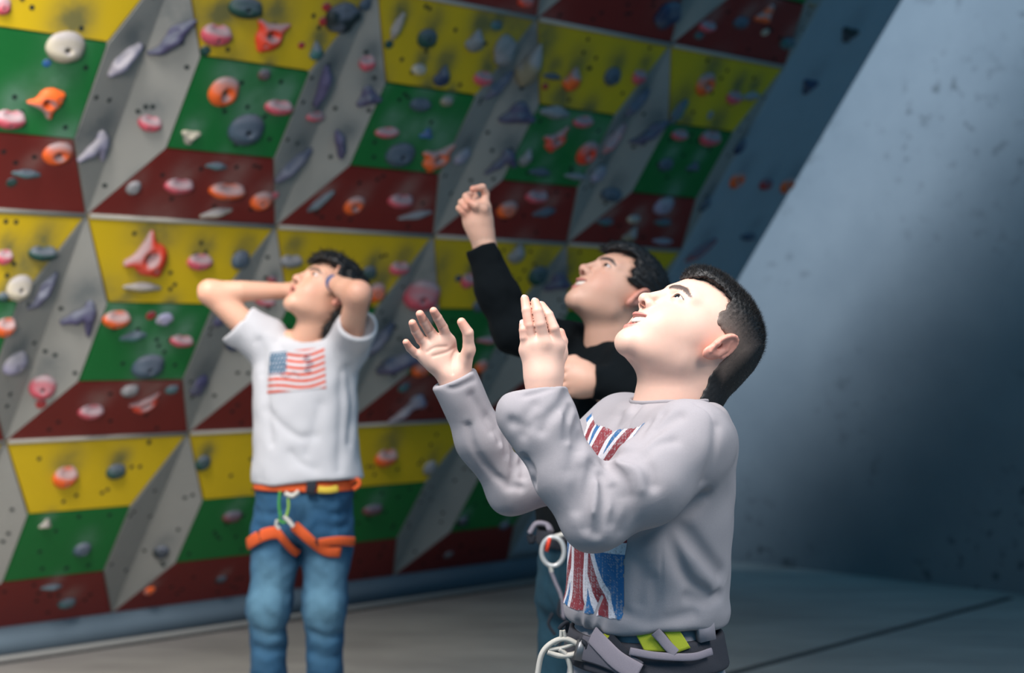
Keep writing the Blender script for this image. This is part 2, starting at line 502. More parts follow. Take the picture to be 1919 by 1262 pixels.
def ray_hit(px, py):
    o = V3(0, 0, ZC); d = unit(P(px, py, 1.0) - o)
    best = None
    for fc in FACETS:
        c = fc[3]; n = unit(np.cross(c[1] - c[0], c[3] - c[0]))
        if n @ d > 0: n = -n
        den = d @ n
        if abs(den) < 1e-6: continue
        t = ((c[0] - o) @ n) / den
        if t <= 0: continue
        q = o + d * t
        ok = True; sgn = None
        for i in range(4):
            cr = np.cross(c[(i + 1) % 4] - c[i], q - c[i]) @ n
            if sgn is None and abs(cr) > 1e-9: sgn = np.sign(cr)
            elif abs(cr) > 1e-9 and np.sign(cr) != sgn: ok = False; break
        if ok and (best is None or t < best[0]): best = (t, q, n, fc)
    return best
# ------------------------------------------------------------------ climbing holds: where the photo shows them (pixel, width, height, colour, shape, turn)
HOLDS = [
 (5,12,30,34,'pink','ball',0),(123,88,72,60,'cream','sloper',0),(88,118,16,16,'blue','dot',0),(90,190,58,56,'orange','pocket',150),
 (18,222,56,40,'pink','jug',0),(108,288,54,46,'orange','ring',0),(50,325,42,20,'teal','bar',0),(22,342,20,20,'dark green','dot',0),
 (232,110,56,44,'lilac','pinch',50),(320,70,88,44,'purple','crescent',40),(281,230,44,34,'pink','jug',0),(176,280,58,62,'lilac','tee',20),
 (460,15,64,42,'dark green','sloper',0),(505,66,62,64,'red-orange','pocket',0),(405,64,56,46,'pink','jug',0),(385,95,20,20,'dark green','dot',0),
 (612,13,18,18,'red','dot',0),(606,40,18,18,'red','dot',0),(565,85,14,14,'red','dot',0),(592,95,28,36,'teal','drop',20),(640,32,78,70,'black','blob',20),(684,8,28,24,'slate','ball',0),
 (419,172,54,60,'orange','ring',0),(495,140,24,22,'brown','ball',0),(522,200,52,32,'pink','jug',0),(461,243,66,62,'slate','sloper',0),(356,257,34,28,'cream','tri',180),
 (406,311,32,18,'teal','bar',0),(335,347,52,32,'pink','jug',0),(250,352,26,28,'grey','ball',0),(425,356,66,34,'orange','jug',0),(490,376,40,38,'orange','ball',0),(515,366,14,16,'pink','dot',0),(405,398,44,20,'cream','bar',20),
 (602,160,66,30,'purple','pinch',-80),(590,217,42,20,'pink','jug',0),(688,117,30,34,'pink','jug',20),(690,180,46,40,'purple','tri',30),(638,270,44,32,'purple','pinch',-60),(548,307,62,34,'purple','pinch',45),(600,376,42,18,'teal','pinch',60),
 (744,48,42,24,'beige','pinch',80),(729,83,18,18,'dark green','dot',0),(800,72,40,38,'dark green','ball',0),(890,76,40,44,'grey','drop',0),(944,94,54,74,'grey','blob',30),(930,48,24,20,'teal','ball',0),(993,122,48,82,'beige','drop',0),(1035,143,32,16,'slate','bar',0),
 (785,130,30,22,'cream','ball',0),(828,142,34,42,'navy','drop',0),(905,146,40,30,'pink','jug',0),(1022,162,14,14,'red','dot',0),
 (787,195,42,28,'slate','jug',0),(837,190,26,20,'beige','ball',0),(725,247,46,22,'pink','jug',8),(800,250,26,22,'blue','tri',0),(750,290,58,48,'slate','sloper',0),(818,296,60,48,'orange','pocket',20),
 (664,385,38,38,'orange','ring',0),(750,375,48,30,'pink','jug',0),(778,402,50,16,'grey','bar',18),
 (933,157,52,30,'purple','pinch',45),(971,212,66,44,'purple','tri',15),(865,292,36,28,'lilac','ball',30),(940,305,60,40,'purple','tee',45),
 (1072,148,38,46,'orange','drop',0),(1147,143,36,36,'slate','ball',0),(1197,143,28,32,'pink','jug',0),
 (1040,210,52,30,'grey','bar',0),(1040,262,48,42,'red-orange','pocket',30),(1092,227,42,24,'pink','jug',8),(1100,287,42,50,'red-orange','ring',0),(1148,258,50,30,'pink','pinch',65),(985,295,26,36,'grey','drop',0),(1012,322,38,20,'slate','bar',0),(1080,330,42,16,'grey','bar',0),
 (1192,190,46,34,'purple','pinch',50),(1215,248,58,36,'purple','crescent',30),(1120,325,36,34,'lilac','ball',20),(1145,365,40,28,'slate','ball',0),
 (950,392,40,36,'orange','ball',0),(1005,367,46,28,'pink','jug',0),(1020,397,36,24,'slate','bar',15),
 (1322,158,42,46,'orange','ring',20),(1375,182,36,28,'pink','jug',0),(1270,208,42,30,'teal','pinch',70),(1408,180,34,20,'grey','bar',10),(1331,216,14,18,'grey','dot',0),
 (1273,252,38,22,'pink','jug',0),(1330,258,46,34,'pink','jug',0),(1247,308,34,26,'slate','ball',0),(1300,312,30,20,'slate','tri',0),
 (1243,385,40,38,'lilac','ball',0),(1187,410,28,18,'cream','ball',0),(1180,440,30,36,'beige','drop',0),(1243,416,32,20,'teal','bar',0),(1135,415,30,20,'teal','bar',0),(1242,451,38,14,'lilac','bar',0),
 (985,3,34,22,'red-orange','ball',0),(1250,26,62,70,'navy','blob',0),(1325,48,38,24,'pink','jug',0),(1388,42,34,26,'slate','ball',0),(1435,26,36,40,'orange','tri',0),(1434,60,18,16,'cream','dot',0),(1310,66,20,16,'teal','ball',0),(1475,80,42,30,'teal','blob',0),(1525,5,36,20,'beige','ball',0),
 (1590,65,42,30,'black','tri',180),(1515,162,38,30,'navy','tri',180),(1385,275,28,32,'navy','ball',0),(1382,337,34,36,'orange','ring',0),(1435,345,30,24,'red','ball',0),(1476,347,32,34,'orange','ring',0),(1403,443,30,20,'navy','bar',0),(1312,467,48,24,'red','pinch',45),(1320,380,24,36,'slate','drop',0),
 (8,481,30,32,'pink','jug',0),(80,474,52,32,'dark green','jug',0),(37,540,48,50,'cream','sloper',0),(6,557,22,20,'dark green','ball',0),(10,612,36,40,'orange','jug',0),
 (78,546,60,34,'purple','crescent',45),(150,597,62,64,'purple','tee',10),(28,681,46,44,'lilac','ball',20),(80,726,50,46,'pink','sloper',0),(77,757,20,20,'red','dot',0),
 (278,482,80,74,'red-orange','pocket',60),(267,538,56,22,'beige','bar',0),(374,490,46,34,'pink','jug',0),(450,487,32,38,'slate','ball',0),
 (218,597,50,36,'orange','jug',0),(283,591,18,18,'red','dot',0),(308,598,38,28,'lilac','blob',0),(340,638,44,24,'pink','jug',-8),(250,630,38,24,'teal','bar',10),(277,687,58,48,'slate','sloper',0),
 (170,770,46,32,'pink','jug',0),(243,732,32,26,'grey','ball',0),(272,757,54,34,'red-orange','pocket',35),(322,730,24,20,'teal','ball',0),
 (372,722,40,48,'purple','blob',0),(440,641,34,38,'navy','ball',0),(411,600,26,26,'purple','ball',0),(545,489,42,28,'grey','jug',0),(496,562,42,22,'pink','jug',0),(510,524,18,14,'red','ball',0),
 (691,512,30,28,'dark green','ball',0),(748,502,38,30,'pink','jug',0),(704,548,38,38,'orange','ball',0),(790,554,66,62,'pink','sloper',0),(708,635,56,36,'purple','pinch',55),(745,680,60,46,'purple','pinch',35),
 (968,475,36,38,'grey','drop',0),(859,522,14,14,'navy','dot',0),(877,525,28,32,'pink','jug',0),(900,566,28,40,'slate','drop',0),(1008,517,42,38,'dark green','sloper',0),(1045,528,48,38,'purple','tri',20),
 (915,637,38,16,'pink','bar',0),(789,690,38,36,'orange','ball',0),(902,686,24,26,'orange','ball',0),(955,641,14,14,'red','dot',0),(757,726,22,22,'teal','ball',0),(765,765,70,38,'lilac','tee',50),
 (122,893,44,44,'orange','jug',0),(217,884,36,30,'dark green','ball',0),(380,868,28,30,'dark green','ball',0),(86,982,22,20,'cream','tri',0),(154,1030,32,28,'slate','ball',0),(435,968,36,24,'maroon','ball',0),
 (97,1100,32,16,'teal','bar',0),(125,1130,32,24,'teal','ball',0),(280,1107,24,22,'orange','blob',0),(414,1086,20,18,'black','ball',0),(302,1035,30,26,'black','ball',0),
 (723,857,42,38,'orange','jug',0),(805,877,26,28,'grey','ball',0),(698,955,40,22,'maroon','ball',0),(866,977,22,20,'black','ball',0),(945,985,20,16,'slate','ball',0),(840,1040,18,16,'grey','dot',0),
]
HCOL = {'orange': (238, 100, 34), 'red-orange': (228, 66, 34), 'pink': (206, 84, 100), 'dark green': (18, 66, 56), 'purple': (78, 74, 106), 'lilac': (150, 146, 172),
        'slate': (66, 84, 100), 'cream': (186, 176, 156), 'teal': (58, 106, 106), 'navy': (40, 56, 88), 'black': (26, 38, 40), 'blue': (30, 96, 160),
        'red': (168, 34, 32), 'beige': (140, 130, 106), 'brown': (92, 68, 62), 'grey': (126, 128, 130), 'maroon': (104, 44, 44)}
HIT = [ray_hit(h[0], h[1]) for h in HOLDS]

# ---- panel meshes: thin boards with a front grid that carries the rubbed-in chalk and dirt above the holds
PCOL = {'yellow': ((206, 172, 14), (112, 106, 60)), 'green': ((12, 108, 46), (88, 132, 104)), 'red': ((120, 32, 26), (136, 92, 86))}
P_MAT = {k: mat_mix('panel_' + k, a, b, rough=0.55, noise=0.10, nscale=7) for k, (a, b) in PCOL.items()}
def dirt(pts, n):
    s = np.zeros(len(pts))
    for h, hit in zip(HOLDS, HIT):
        if hit is None or h[5] == 'dot': continue
        q = hit[1]; sz = 0.5 * (h[2] + h[3]) * hit[0] / F_PX
        d = pts - q
        x = d @ WD; y = d @ WW; z = d @ WN
        y0 = y - sz * 0.75
        s += 1.0 * np.exp(-(x / (sz * 0.62)) ** 2 - (y0 / (sz * 0.8)) ** 2 - (z / 0.1) ** 2)
    return np.clip(s, 0, 1)
def board(c, inset, nx, ny, thick, mat, name='panel'):
    c = [np.asarray(p) for p in c]
    n = unit(np.cross(c[1] - c[0], c[3] - c[0]))
    if n @ WN < 0: n = -n
    cc = sum(c) / 4
    c = [p + unit(cc - p) * inset for p in c]
    S, T = np.meshgrid(np.linspace(0, 1, nx), np.linspace(0, 1, ny))
    S, T = S.ravel()[:, None], T.ravel()[:, None]
    front = c[0] * (1 - S) * (1 - T) + c[1] * S * (1 - T) + c[2] * S * T + c[3] * (1 - S) * T
    fs = []
    for j in range(ny - 1):
        for i in range(nx - 1):
            q = j * nx + i; fs.append((q, q + 1, q + nx + 1, q + nx))
    ring = [i for i in range(nx)] + [j * nx + nx - 1 for j in range(1, ny)] + [(ny - 1) * nx + i for i in range(nx - 2, -1, -1)] + [j * nx for j in range(ny - 2, 0, -1)]
    back = front[ring] - n * thick
    m = len(front)
    for i in range(len(ring)):
        j = (i + 1) % len(ring); fs.append((ring[j], ring[i], m + i, m + j))
    fs.append(tuple(range(m, m + len(ring)))[::-1])
    if np.cross(front[1] - front[0], front[nx] - front[0]) @ n < 0: fs = [f[::-1] for f in fs]
    vs = np.vstack([front, back])
    dr = np.concatenate([dirt(front, n), np.zeros(len(ring))])
    o = add(name, vs, fs, mat, wall_left, attrs={'chalk': dr}, smooth=False)
    return o, c, n
m_hole = mat_plain('hole_dark', (34, 44, 44), 0.9)
hole_rng = random.Random(3)
for kind, c, r, co in FACETS:
    if kind == 'wing': continue
    ctr = sum(co) / 4
    px = 959.5 + F_PX * ctr[0] / ctr[1]; py = Y0 - F_PX * (ctr[2] - ZC) / ctr[1]
    if px < -420 or py < -420: continue
    if kind in PCOL: o, cc, n = board(co, 0.008, 26, 16, 0.02, P_MAT[kind]); tag(o, kind + ' painted climbing panel')
    else: o, cc, n = board(co, 0.003, 14, 30, 0.02, m_grey, 'groove_panel')
    # bolt holes: small dark sockets set into the panel
    hv, hf = [], []
    nn = 9 if kind in PCOL else 6
    for i in range(nn):
        s, t = hole_rng.uniform(.08, .92), hole_rng.uniform(.08, .92)
        q = cc[0] * (1 - s) * (1 - t) + cc[1] * s * (1 - t) + cc[2] * s * t + cc[3] * (1 - s) * t
        a = unit(cc[1] - cc[0]); b = np.cross(n, a); k0_ = len(hv)
        rr = 0.0085
        for z, rad in ((0.0004, rr * 1.1), (0.0018, rr), (0.0012, rr * .4)):
            for m_ in range(8):
                th = m_ * math.pi / 4
                hv.append(q + n * z + a * rad * math.cos(th) + b * rad * math.sin(th))
        for z in range(2):
            for m_ in range(8):
                hf.append((k0_ + z * 8 + m_, k0_ + z * 8 + (m_ + 1) % 8, k0_ + (z + 1) * 8 + (m_ + 1) % 8, k0_ + (z + 1) * 8 + m_))
        hf.append(tuple(k0_ + 16 + m_ for m_ in range(8)))
    tag(add('bolt_holes', hv, hf, m_hole, o, smooth=False), kind='stuff')
tag(add('plain_panel', WING, WINGF, m_plain, wall_left, attrs={'chalk': np.concatenate([dirt(WING[:nu * nv], WN) * 0.6, np.zeros(nu * nv)])}, smooth=False), 'plain grey wall section at the right end')

# pale seam strips between the rows of cells
m_seam = mat_plain('seam_grey', (168, 164, 154), .7)
for r in (1, 2, 3):
    for k in (-1, 0, 1, 2, 3):
        a, b = W(k + .012, r), W(k + .988, r)
        v, f = box_mesh((a + b) / 2 + WN * .004, (b - a) / 2, WW * .0085, WN * .005)
        add('seam_strip', v, f, m_seam, wall_left, smooth=False)
# ---- hold shapes, each meshed once and shared
def hold_sdf(kind, seed):
    r = random.Random(seed)
    def f(p):
        x, y, z = p[:, 0], p[:, 1], p[:, 2]
        if kind in ('ball', 'sloper'):
            d = ell(p, (0, 0, 0), (1, 1, .72 if kind == 'ball' else .6))
            d = smin(d, ell(p, (0, -.25, .1), (.8, .6, .6)), .2)
            d = smax(d, -rc(p, (0, -.05, .3), (0, -.05, 1.2), .13, .2), .08)
        elif kind == 'jug':
            d = ell(p, (0, -.05, 0), (1, .95, .85))
            d = smax(d, -ell(p, (0, .78, .62), (.78, .5, .55)), .18)
            d = smin(d, rc(p, (-.7, .1, .35), (.7, .1, .35), .2, .2), .25)
            d = smax(d, -rc(p, (0, -.3, .45), (0, -.3, 1.4), .12, .16), .06)
        elif kind == 'ring':
            d = ell(p, (0, 0, 0), (1, 1, .62))
            d = smax(d, -ell(p, (.12, -.05, .62), (.40, .40, .62)), .12)
            d = smax(d, -rc(p, (.95, .75, .6), (.5, .4, .75), .12, .08), .15)
        elif kind == 'pocket':
            d = ell(p, (0, -.15, 0), (.86, .8, .62))
            d = smin(d, rc(p, (.3, .3, .15), (.95, .8, .12), .36, .14), .25)
            d = smin(d, rc(p, (-.3, .3, .15), (-.75, .72, .12), .36, .2), .25)
            d = smin(d, rc(p, (-.2, -.4, .15), (-.35, -.85, .12), .4, .25), .2)
            d = smax(d, -ell(p, (.05, .05, .6), (.36, .30, .6)), .12)
            d = smax(d, -rc(p, (-.25, -.55, .35), (-.25, -.55, 1.2), .1, .14), .06)
        elif kind == 'pinch':
            d = chain(p, [(-.95, -.12, .1), (-.35, .06, .22), (.3, .06, .22), (.98, -.1, .1)], [.4, .62, .52, .42], .25)
            d = smax(d, -ell(p, (0, .75, .62), (.8, .42, .45)), .2)
        elif kind == 'crescent':
            d = chain(p, [(-1, -.55, .1), (-.55, -.62, .22), (0, -.15, .3), (.45, .45, .25), (1, .6, .1)], [.2, .34, .46, .42, .3], .25)
            d = smax(d, -rc(p, (-.1, .55, .6), (.2, .75, .6), .3, .3), .15)
        elif kind == 'tee':
            d = chain(p, [(-.95, -.2, .1), (-.3, .1, .25), (.55, .55, .15)], [.22, .34, .3], .2)
            d = smin(d, chain(p, [(.5, .95, .1), (.5, .2, .22), (.62, -.95, .1)], [.24, .32, .18], .2), .2)
        elif kind == 'tri':
            d = chain(p, [(-.75, -.6, .05), (.75, -.6, .05), (0, .8, .05), (-.75, -.6, .05)], [.24] * 4, .2)
            d = smin(d, chain(p, [(-.5, -.45, .05), (0, -.1, .55)], [.35, .22], .2), .35)
            d = smin(d, chain(p, [(.5, -.45, .05), (0, .5, .1), (0, -.1, .5)], [.35, .3, .22], .2), .35)
        elif kind == 'drop':
            d = chain(p, [(0, -.45, .05), (0, .1, .25), (.05, .85, .05)], [.56, .6, .22], .3)
            d = smin(d, ell(p, (0, -.35, .1), (.95, .62, .55)), .2)
        elif kind == 'bar':
            d = chain(p, [(-.8, -.1, 0), (0, 0, .1), (.8, -.1, 0)], [.5, .75, .5], .3)
            d = smax(d, -ell(p, (0, .95, .7), (.85, .5, .5)), .2)
        elif kind == 'blob':
            d = ell(p, (0, 0, 0), (.75, .8, .6))
            for i in range(5):
                a = i * 1.256 + r.uniform(-.3, .3)
                d = smin(d, sph(p, (.55 * math.cos(a), .55 * math.sin(a), r.uniform(.05, .3)), r.uniform(.26, .42)), .2)
            d = smax(d, -sph(p, (.2, .3, .9), .34), .15)
        else:  # dot
            q = np.sqrt(x * x + y * y)
            d = smax(q - .95, np.abs(z) - .5, .25)
            d = smin(d, sph(p, (0, 0, .42), .3), .1)
        if kind != 'dot': d = d + .055 * wob(p, 2.6, seed)
        return smax(d, -(z + .02), .03)
    return f
SHAPES = {}
def hold_mesh(kind, var):
    key = (kind, var)
    if key in SHAPES: return SHAPES[key]
    f = hold_sdf(kind, 1.0 + var * 2.7)
    v, fc = mesh_sdf(f, (-1.5, -1.5, -.25), (1.5, 1.5, 1.3), .115 if kind != 'dot' else .15, 2, 4)
    n = normals(f, v, .03)
    ch = np.clip((n[:, 1] * .9 + n[:, 2] * .15 - .12) * 1.9, 0, 1)
    SHAPES[key] = make_mesh(kind + '_hold', v, fc, attrs={'chalk': ch})
    return SHAPES[key]
bv, bf = [], []
for z, rad in ((0, .5), (.45, .5), (.45, .28), (.1, .24)):
    for i in range(6):
        bv.append((rad * math.cos(i * math.pi / 3), rad * math.sin(i * math.pi / 3), z))
for s in range(3):
    for i in range(6): bf.append((s * 6 + i, s * 6 + (i + 1) % 6, s * 6 + 6 + (i + 1) % 6, s * 6 + 6 + i))
bf.append(tuple(18 + i for i in range(6)))
BOLT = make_mesh('hex_bolt', np.array(bv), bf, smooth=False)
m_bolt = mat_plain('bolt_steel', (70, 74, 76), 0.4, 0.8)
H_MAT = {k: mat_mix('hold_' + k.replace(' ', '_').replace('-', '_'), c, (150, 145, 148) if sum(c) > 300 else (96, 100, 112), rough=0.6, noise=0.12, nscale=30) for k, c in HCOL.items()}
SHAPE_WORD = {'ball': 'rounded knob', 'sloper': 'large domed', 'jug': 'scooped jug', 'ring': 'ring-shaped', 'pocket': 'horned pocket', 'pinch': 'long pinch', 'crescent': 'S-curved',
              'tee': 'T-shaped', 'tri': 'three-cornered', 'drop': 'teardrop', 'bar': 'flat bar', 'blob': 'lumpy', 'dot': 'tiny round'}
COLN = {-2: 'leftmost', -1: 'leftmost', 0: 'second', 1: 'third', 2: 'fourth', 3: 'last'}
ROWN = {3: 'top', 2: 'second', 1: 'third', 0: 'bottom'}
GRN = {0: 'first', 1: 'second', 2: 'third', 3: 'fourth', 4: 'last'}
recs = []
for i, (h, hit) in enumerate(zip(HOLDS, HIT)):
    if hit is None: continue
    t, q, n, fc = hit
    px, py, w, hh, colr, kind, rot = h
    if fc[0] in PCOL: where = f"{fc[0]} panel, {COLN[fc[1]]} column, {ROWN[fc[2]]} row"
    elif fc[0] == 'wing': where = 'plain grey wall right of the coloured panels'
    else: where = f"{GRN[fc[1]]} grey groove, {ROWN[fc[2]]} row"
    recs.append([i, f"{colr} {SHAPE_WORD[kind]} hold on {where}", t, q, n, fc])
bylab = {}
for rcd in recs: bylab.setdefault(rcd[1], []).append(rcd)
for lab, lst in bylab.items():
    if len(lst) > 1:
        xs = [HOLDS[k[0]][0] for k in lst]; ys = [HOLDS[k[0]][1] for k in lst]
        horiz = (max(xs) - min(xs)) >= (max(ys) - min(ys))
        lst.sort(key=lambda k: HOLDS[k[0]][0 if horiz else 1])
        words = {2: ['left', 'right'] if horiz else ['upper', 'lower'], 3: ['left', 'middle', 'right'] if horiz else ['upper', 'middle', 'lower']}.get(len(lst))
        for wd, k in zip(words, lst): k[1] = wd + ' ' + lab
import mathutils
for i, lab, t, q, n, fc in recs:
    px, py, w, hh, colr, kind, rot = HOLDS[i]
    y = unit(WW - n * (WW @ n)); x = np.cross(y, n)
    depth = q[1]
    wm, hm = w * depth / F_PX / 2, hh * depth / F_PX / 2
    if kind in ('pinch', 'crescent', 'tee', 'tri', 'drop', 'pocket', 'blob'): wm *= .98; hm *= .98
    # the wall is seen at a slant: widen the hold along the wall by the foreshortening
    vw = unit(q - V3(0, 0, ZC)); fx = max(.84, math.sqrt(1 - (vw @ x) ** 2)); fy = max(.84, math.sqrt(1 - (vw @ y) ** 2))
    a = math.radians(rot)
    if abs(math.sin(a)) > .8: sx, sy = wm / fy, hm / fx
    else: sx, sy = wm / fx, hm / fy
    sz = {'dot': .5, 'bar': .8, 'sloper': 1.0, 'ring': .9}.get(kind, 1.0) * min(.075, .85 * (wm + hm) / 2 + .004)
    xr = x * math.cos(a) + y * math.sin(a); yr = y * math.cos(a) - x * math.sin(a)
    o = link('climbing_hold', hold_mesh(kind, i % 2), H_MAT[colr])
    M = mathutils.Matrix([[xr[k] * sx, yr[k] * sy, n[k] * sz, q[k] - n[k] * .002] for k in range(3)] + [[0, 0, 0, 1]])
    o.matrix_world = M
    tag(o, lab, 'climbing hold', 'climbing holds on the wall')
    if min(w, hh) > 26 and kind in ('ball', 'sloper', 'jug', 'ring', 'pocket'):
        b = link('bolt', BOLT, m_bolt, o)
        bx, by, bz = {'ball': (0, -.05, .42), 'sloper': (0, -.05, .36), 'jug': (0, -.3, .5), 'ring': (.12, -.05, .06), 'pocket': (.05, .05, .06)}[kind]
        br = .010
        b.location = (bx, by, bz); b.scale = (br / sx, br / sy, min(.5, .012 / sz))
# ------------------------------------------------------------------ people: shared builders
def frame_from(yaw_h, pitch, roll):
    """columns forward, left, up; yaw_h horizontal heading, pitch upwards, roll lifts the left side (degrees)"""
    h = unit(yaw_h); p = math.radians(pitch); r = math.radians(roll)
    f = h * math.cos(p) + V3(0, 0, 1) * math.sin(p)
    l0 = np.cross(V3(0, 0, 1), h); u0 = np.cross(f, l0)
    l = l0 * math.cos(r) + u0 * math.sin(r); u = np.cross(f, l)
    return np.stack([f, l, u], 1)

def poly_sdf(f, u, pts):
    """signed distance in the profile plane to a closed polygon"""
    pts = np.asarray(pts, np.float32); n = len(pts)
    d = np.full(len(f), 1e9, np.float32); s = np.ones(len(f), np.float32)
    j = n - 1
    for i in range(n):
        ex, ey = pts[j] - pts[i]
        wx, wy = f - pts[i][0], u - pts[i][1]
        t = np.clip((wx * ex + wy * ey) / (ex * ex + ey * ey + 1e-12), 0, 1)
        bx, by = wx - ex * t, wy - ey * t
        d = np.minimum(d, bx * bx + by * by)
        c1 = u >= pts[i][1]; c2 = u < pts[j][1]; c3 = ex * wy > ey * wx
        flip = (c1 & c2 & c3) | (~c1 & ~c2 & ~c3)
        s = np.where(flip, -s, s); j = i
    return s * np.sqrt(d)

SKIN = np.array(lin(228, 184, 164)); LIP = np.array(lin(204, 118, 108)); BROW = np.array(lin(58, 44, 38)); EARC = np.array(lin(224, 142, 122))

class Head:
    E = (.0810, .0310, .0205); ER = .0122
    def __init__(s, origin, R, scale=1.0, mouth='smile', cheek=1.0, eye_open=1.0, wide=1.0, skin=SKIN, mo=0.0):
        s.mo = mo
        s.o = np.asarray(origin, np.float64); s.R = R; s.s = scale; s.mouth = mouth; s.cheek = cheek; s.eo = eye_open; s.wide = wide; s.skin = skin
    def loc(s, p): return (((p - s.o.astype(p.dtype)) @ s.R.astype(p.dtype)) / s.s)
    def wor(s, q): return s.o + (np.asarray(q, np.float64) * s.s) @ s.R.T
    def core(s, q):
        """skull, face and jaw without ears, in head space; q already has |left|"""
        w = s.wide
        d = ell(q, (.003, 0, .036), (.096, .073 * w, .080))
        d = smin(d, ell(q, (.040, 0, -.026), (.061, .053 * w, .070)), .030)
        d = smin(d, ell(q, (.036, .020 * w, -.008), (.050, .042 * w, .040)), .020)
        d = smin(d, ell(q, (.068, .024 * w, -.022), (.027 * s.cheek, .023, .026)), .020)
        d = smin(d, ell(q, (.045, .020 * w, -.040), (.048, .034 * w, .036)), .024)
        d = smin(d, rc(q, (.086, .008, -.080), (.016, .038 * w, -.050), .0165, .015), .026)
        d = smin(d, sph(q, (.0875, 0, -.0805), .0195), .014)
        d = smin(d, rc(q, (.0905, .010, .036), (.070, .044, .037), .0078, .0060), .018)
        d = smax(d, -ell(q, (.106, .0300, .0190), (.016, .0165, .0110)), .011)
        d = smin(d, ell(q, (.086, 0, -.042), (.0235, .028, .026)), .015)
        # nose
        d = smin(d, rc(q, (.0955, 0, .029), (.1155, 0, -.0085), .0072, .0095), .008)
        d = smin(d, sph(q, (.1175, 0, -.0105), .0098), .006)
        d = smin(d, ell(q, (.1065, .0125, -.0140), (.0105, .0075, .0080)), .006)
        d = smax(d, -ell(q, (.1135, .0068, -.0205), (.0062, .0036, .0052)), .003)
        return d
    def lids(s, q, d):
        E = np.array(s.E, q.dtype); R_ = s.ER
        z = q[:, 2] - E[2]; y = q[:, 1] - E[1]; x = q[:, 0] - E[0]
        ball = np.linalg.norm(q - E, axis=1)
        lid = ball - (R_ + .0017)
        t = 1 - (y / .0150) ** 2
        up = (.0060 * s.eo) * t + y * .10; lo = -.0030 * s.eo * t + y * .10
        slit = np.maximum(z - up, lo - z)
        slit = np.where(x > 0, slit, .01)
        d = smin(d, lid, .0045)
        crease = np.abs(z - (up + .0042)) ; d = d + .0010 * np.exp(-(crease / .0011) ** 2) * np.exp(-((ball - R_) / .006) ** 2) * (x > 0)
        cut = np.maximum(slit, ball - (R_ + .0065))
        return smax(d, -cut, .0012)
    def lipsd(s, q, d):
        a = np.linspace(0, .0285, 6)
        if s.mouth == 'smile':
            U = [(.1105 - 20 * t * t, t, -.0385 + 8.5 * t * t) for t in a]; Lw = [(.1060 - 18 * t * t, t, -.0595 - s.mo + (33 + s.mo * 1200) * t * t) for t in a]
            cutc, cutr, bend = (.109, 0, -.0490 - s.mo * .5), (.028, .0270, .0096 + s.mo * .5), 18.0
        else:
            a = np.linspace(0, .020, 6)
            U = [(.1105 - 22 * t * t, t, -.0370 - 16 * t * t) for t in a]; Lw = [(.1060 - 18 * t * t, t, -.0590 + 34 * t * t) for t in a]
            cutc, cutr, bend = (.108, 0, -.0485), (.024, .0175, .0085), 0.0
        # mouth opening first, then lips around it
        qq = q.copy(); qq[:, 2] -= bend * np.minimum(q[:, 1], .03) ** 2
        d = smax(d, -ell(qq, cutc, cutr), .003)
        d = smin(d, chain(q, U, np.linspace(.0044, .0024, 6), .001), .0035)
        d = smin(d, chain(q, Lw, np.linspace(.0050, .0024, 6), .001), .0035)
        d = smax(d, -ell(qq, (cutc[0] - .004, 0, cutc[2]), (.022, cutr[1] * .98, cutr[2] * .86)), .0015)
        # smile crease
        if s.mouth == 'smile':
            c = poly_dist(q, [(.099, .017, -.018), (.092, .028, -.030), (.084, .034, -.044)])
            d = d + .0012 * np.exp(-(c / .0026) ** 2)
        return d
    def ear(s, q):
        # ear space: x along the ear's length (up and back), y across, z outwards
        ca, sa_ = math.cos(math.radians(14)), math.sin(math.radians(14))
        c = np.array((-.007, .0715 * s.wide, .006), q.dtype); r = q - c
        e1 = np.array((-sa_, 0.05, ca)); e1 = e1 / np.linalg.norm(e1)
        out = unit(V3(-.50, .86, 0)); e3 = unit(out - e1 * (out @ e1)); e2 = np.cross(e3, e1)
        M = np.stack([e1, e2, e3], 1).astype(q.dtype)
        t = r @ M
        d = ell(t, (.002, 0, .003), (.0315, .0185, .0075))
        d = smin(d, ell(t, (-.024, .004, .002), (.010, .0095, .0050)), .006)
        d = smax(d, -ell(t, (.004, .001, .0125), (.0215, .0105, .0070)), .003)
        th = np.linspace(-.35 * math.pi, 1.08 * math.pi, 14)
        rim = [(.0275 * math.sin(x) * .98 + .003, -.0165 * math.cos(x) * (1 if math.cos(x) > 0 else 1), .0075) for x in th]
        rim = [(a_, -b_, c_) for a_, b_, c_ in rim]
        d = smin(d, chain(t, rim, np.linspace(.0030, .0034, 14), .001), .003)
        d = smin(d, chain(t, [(.018, .002, .0055), (.006, -.007, .0075), (-.010, -.008, .0065), (-.017, .000, .0055)], [.0030, .0032, .0030, .0028], .001), .004)
        d = smin(d, sph(t, (-.006, .0135, .0068), .0046), .004)
        d = smax(d, -sph(t, (-.003, .0055, .0035), .0062), .0025)
        return d
    def sdf(s, p, ears=True):
        q = s.loc(p); q = q.copy(); q[:, 1] = np.abs(q[:, 1])
        d = s.core(q)
        m = d < .03
        if m.any():
            qm = q[m]; dm = d[m]
            dm = s.lipsd(qm, dm); dm = s.lids(qm, dm)
            d[m] = dm
        if ears: d = smin(d, s.ear(q), .005)
        return d * s.s
    def scalp(s, p):
        q = s.loc(p).copy(); q[:, 1] = np.abs(q[:, 1]); return s.core(q) * s.s
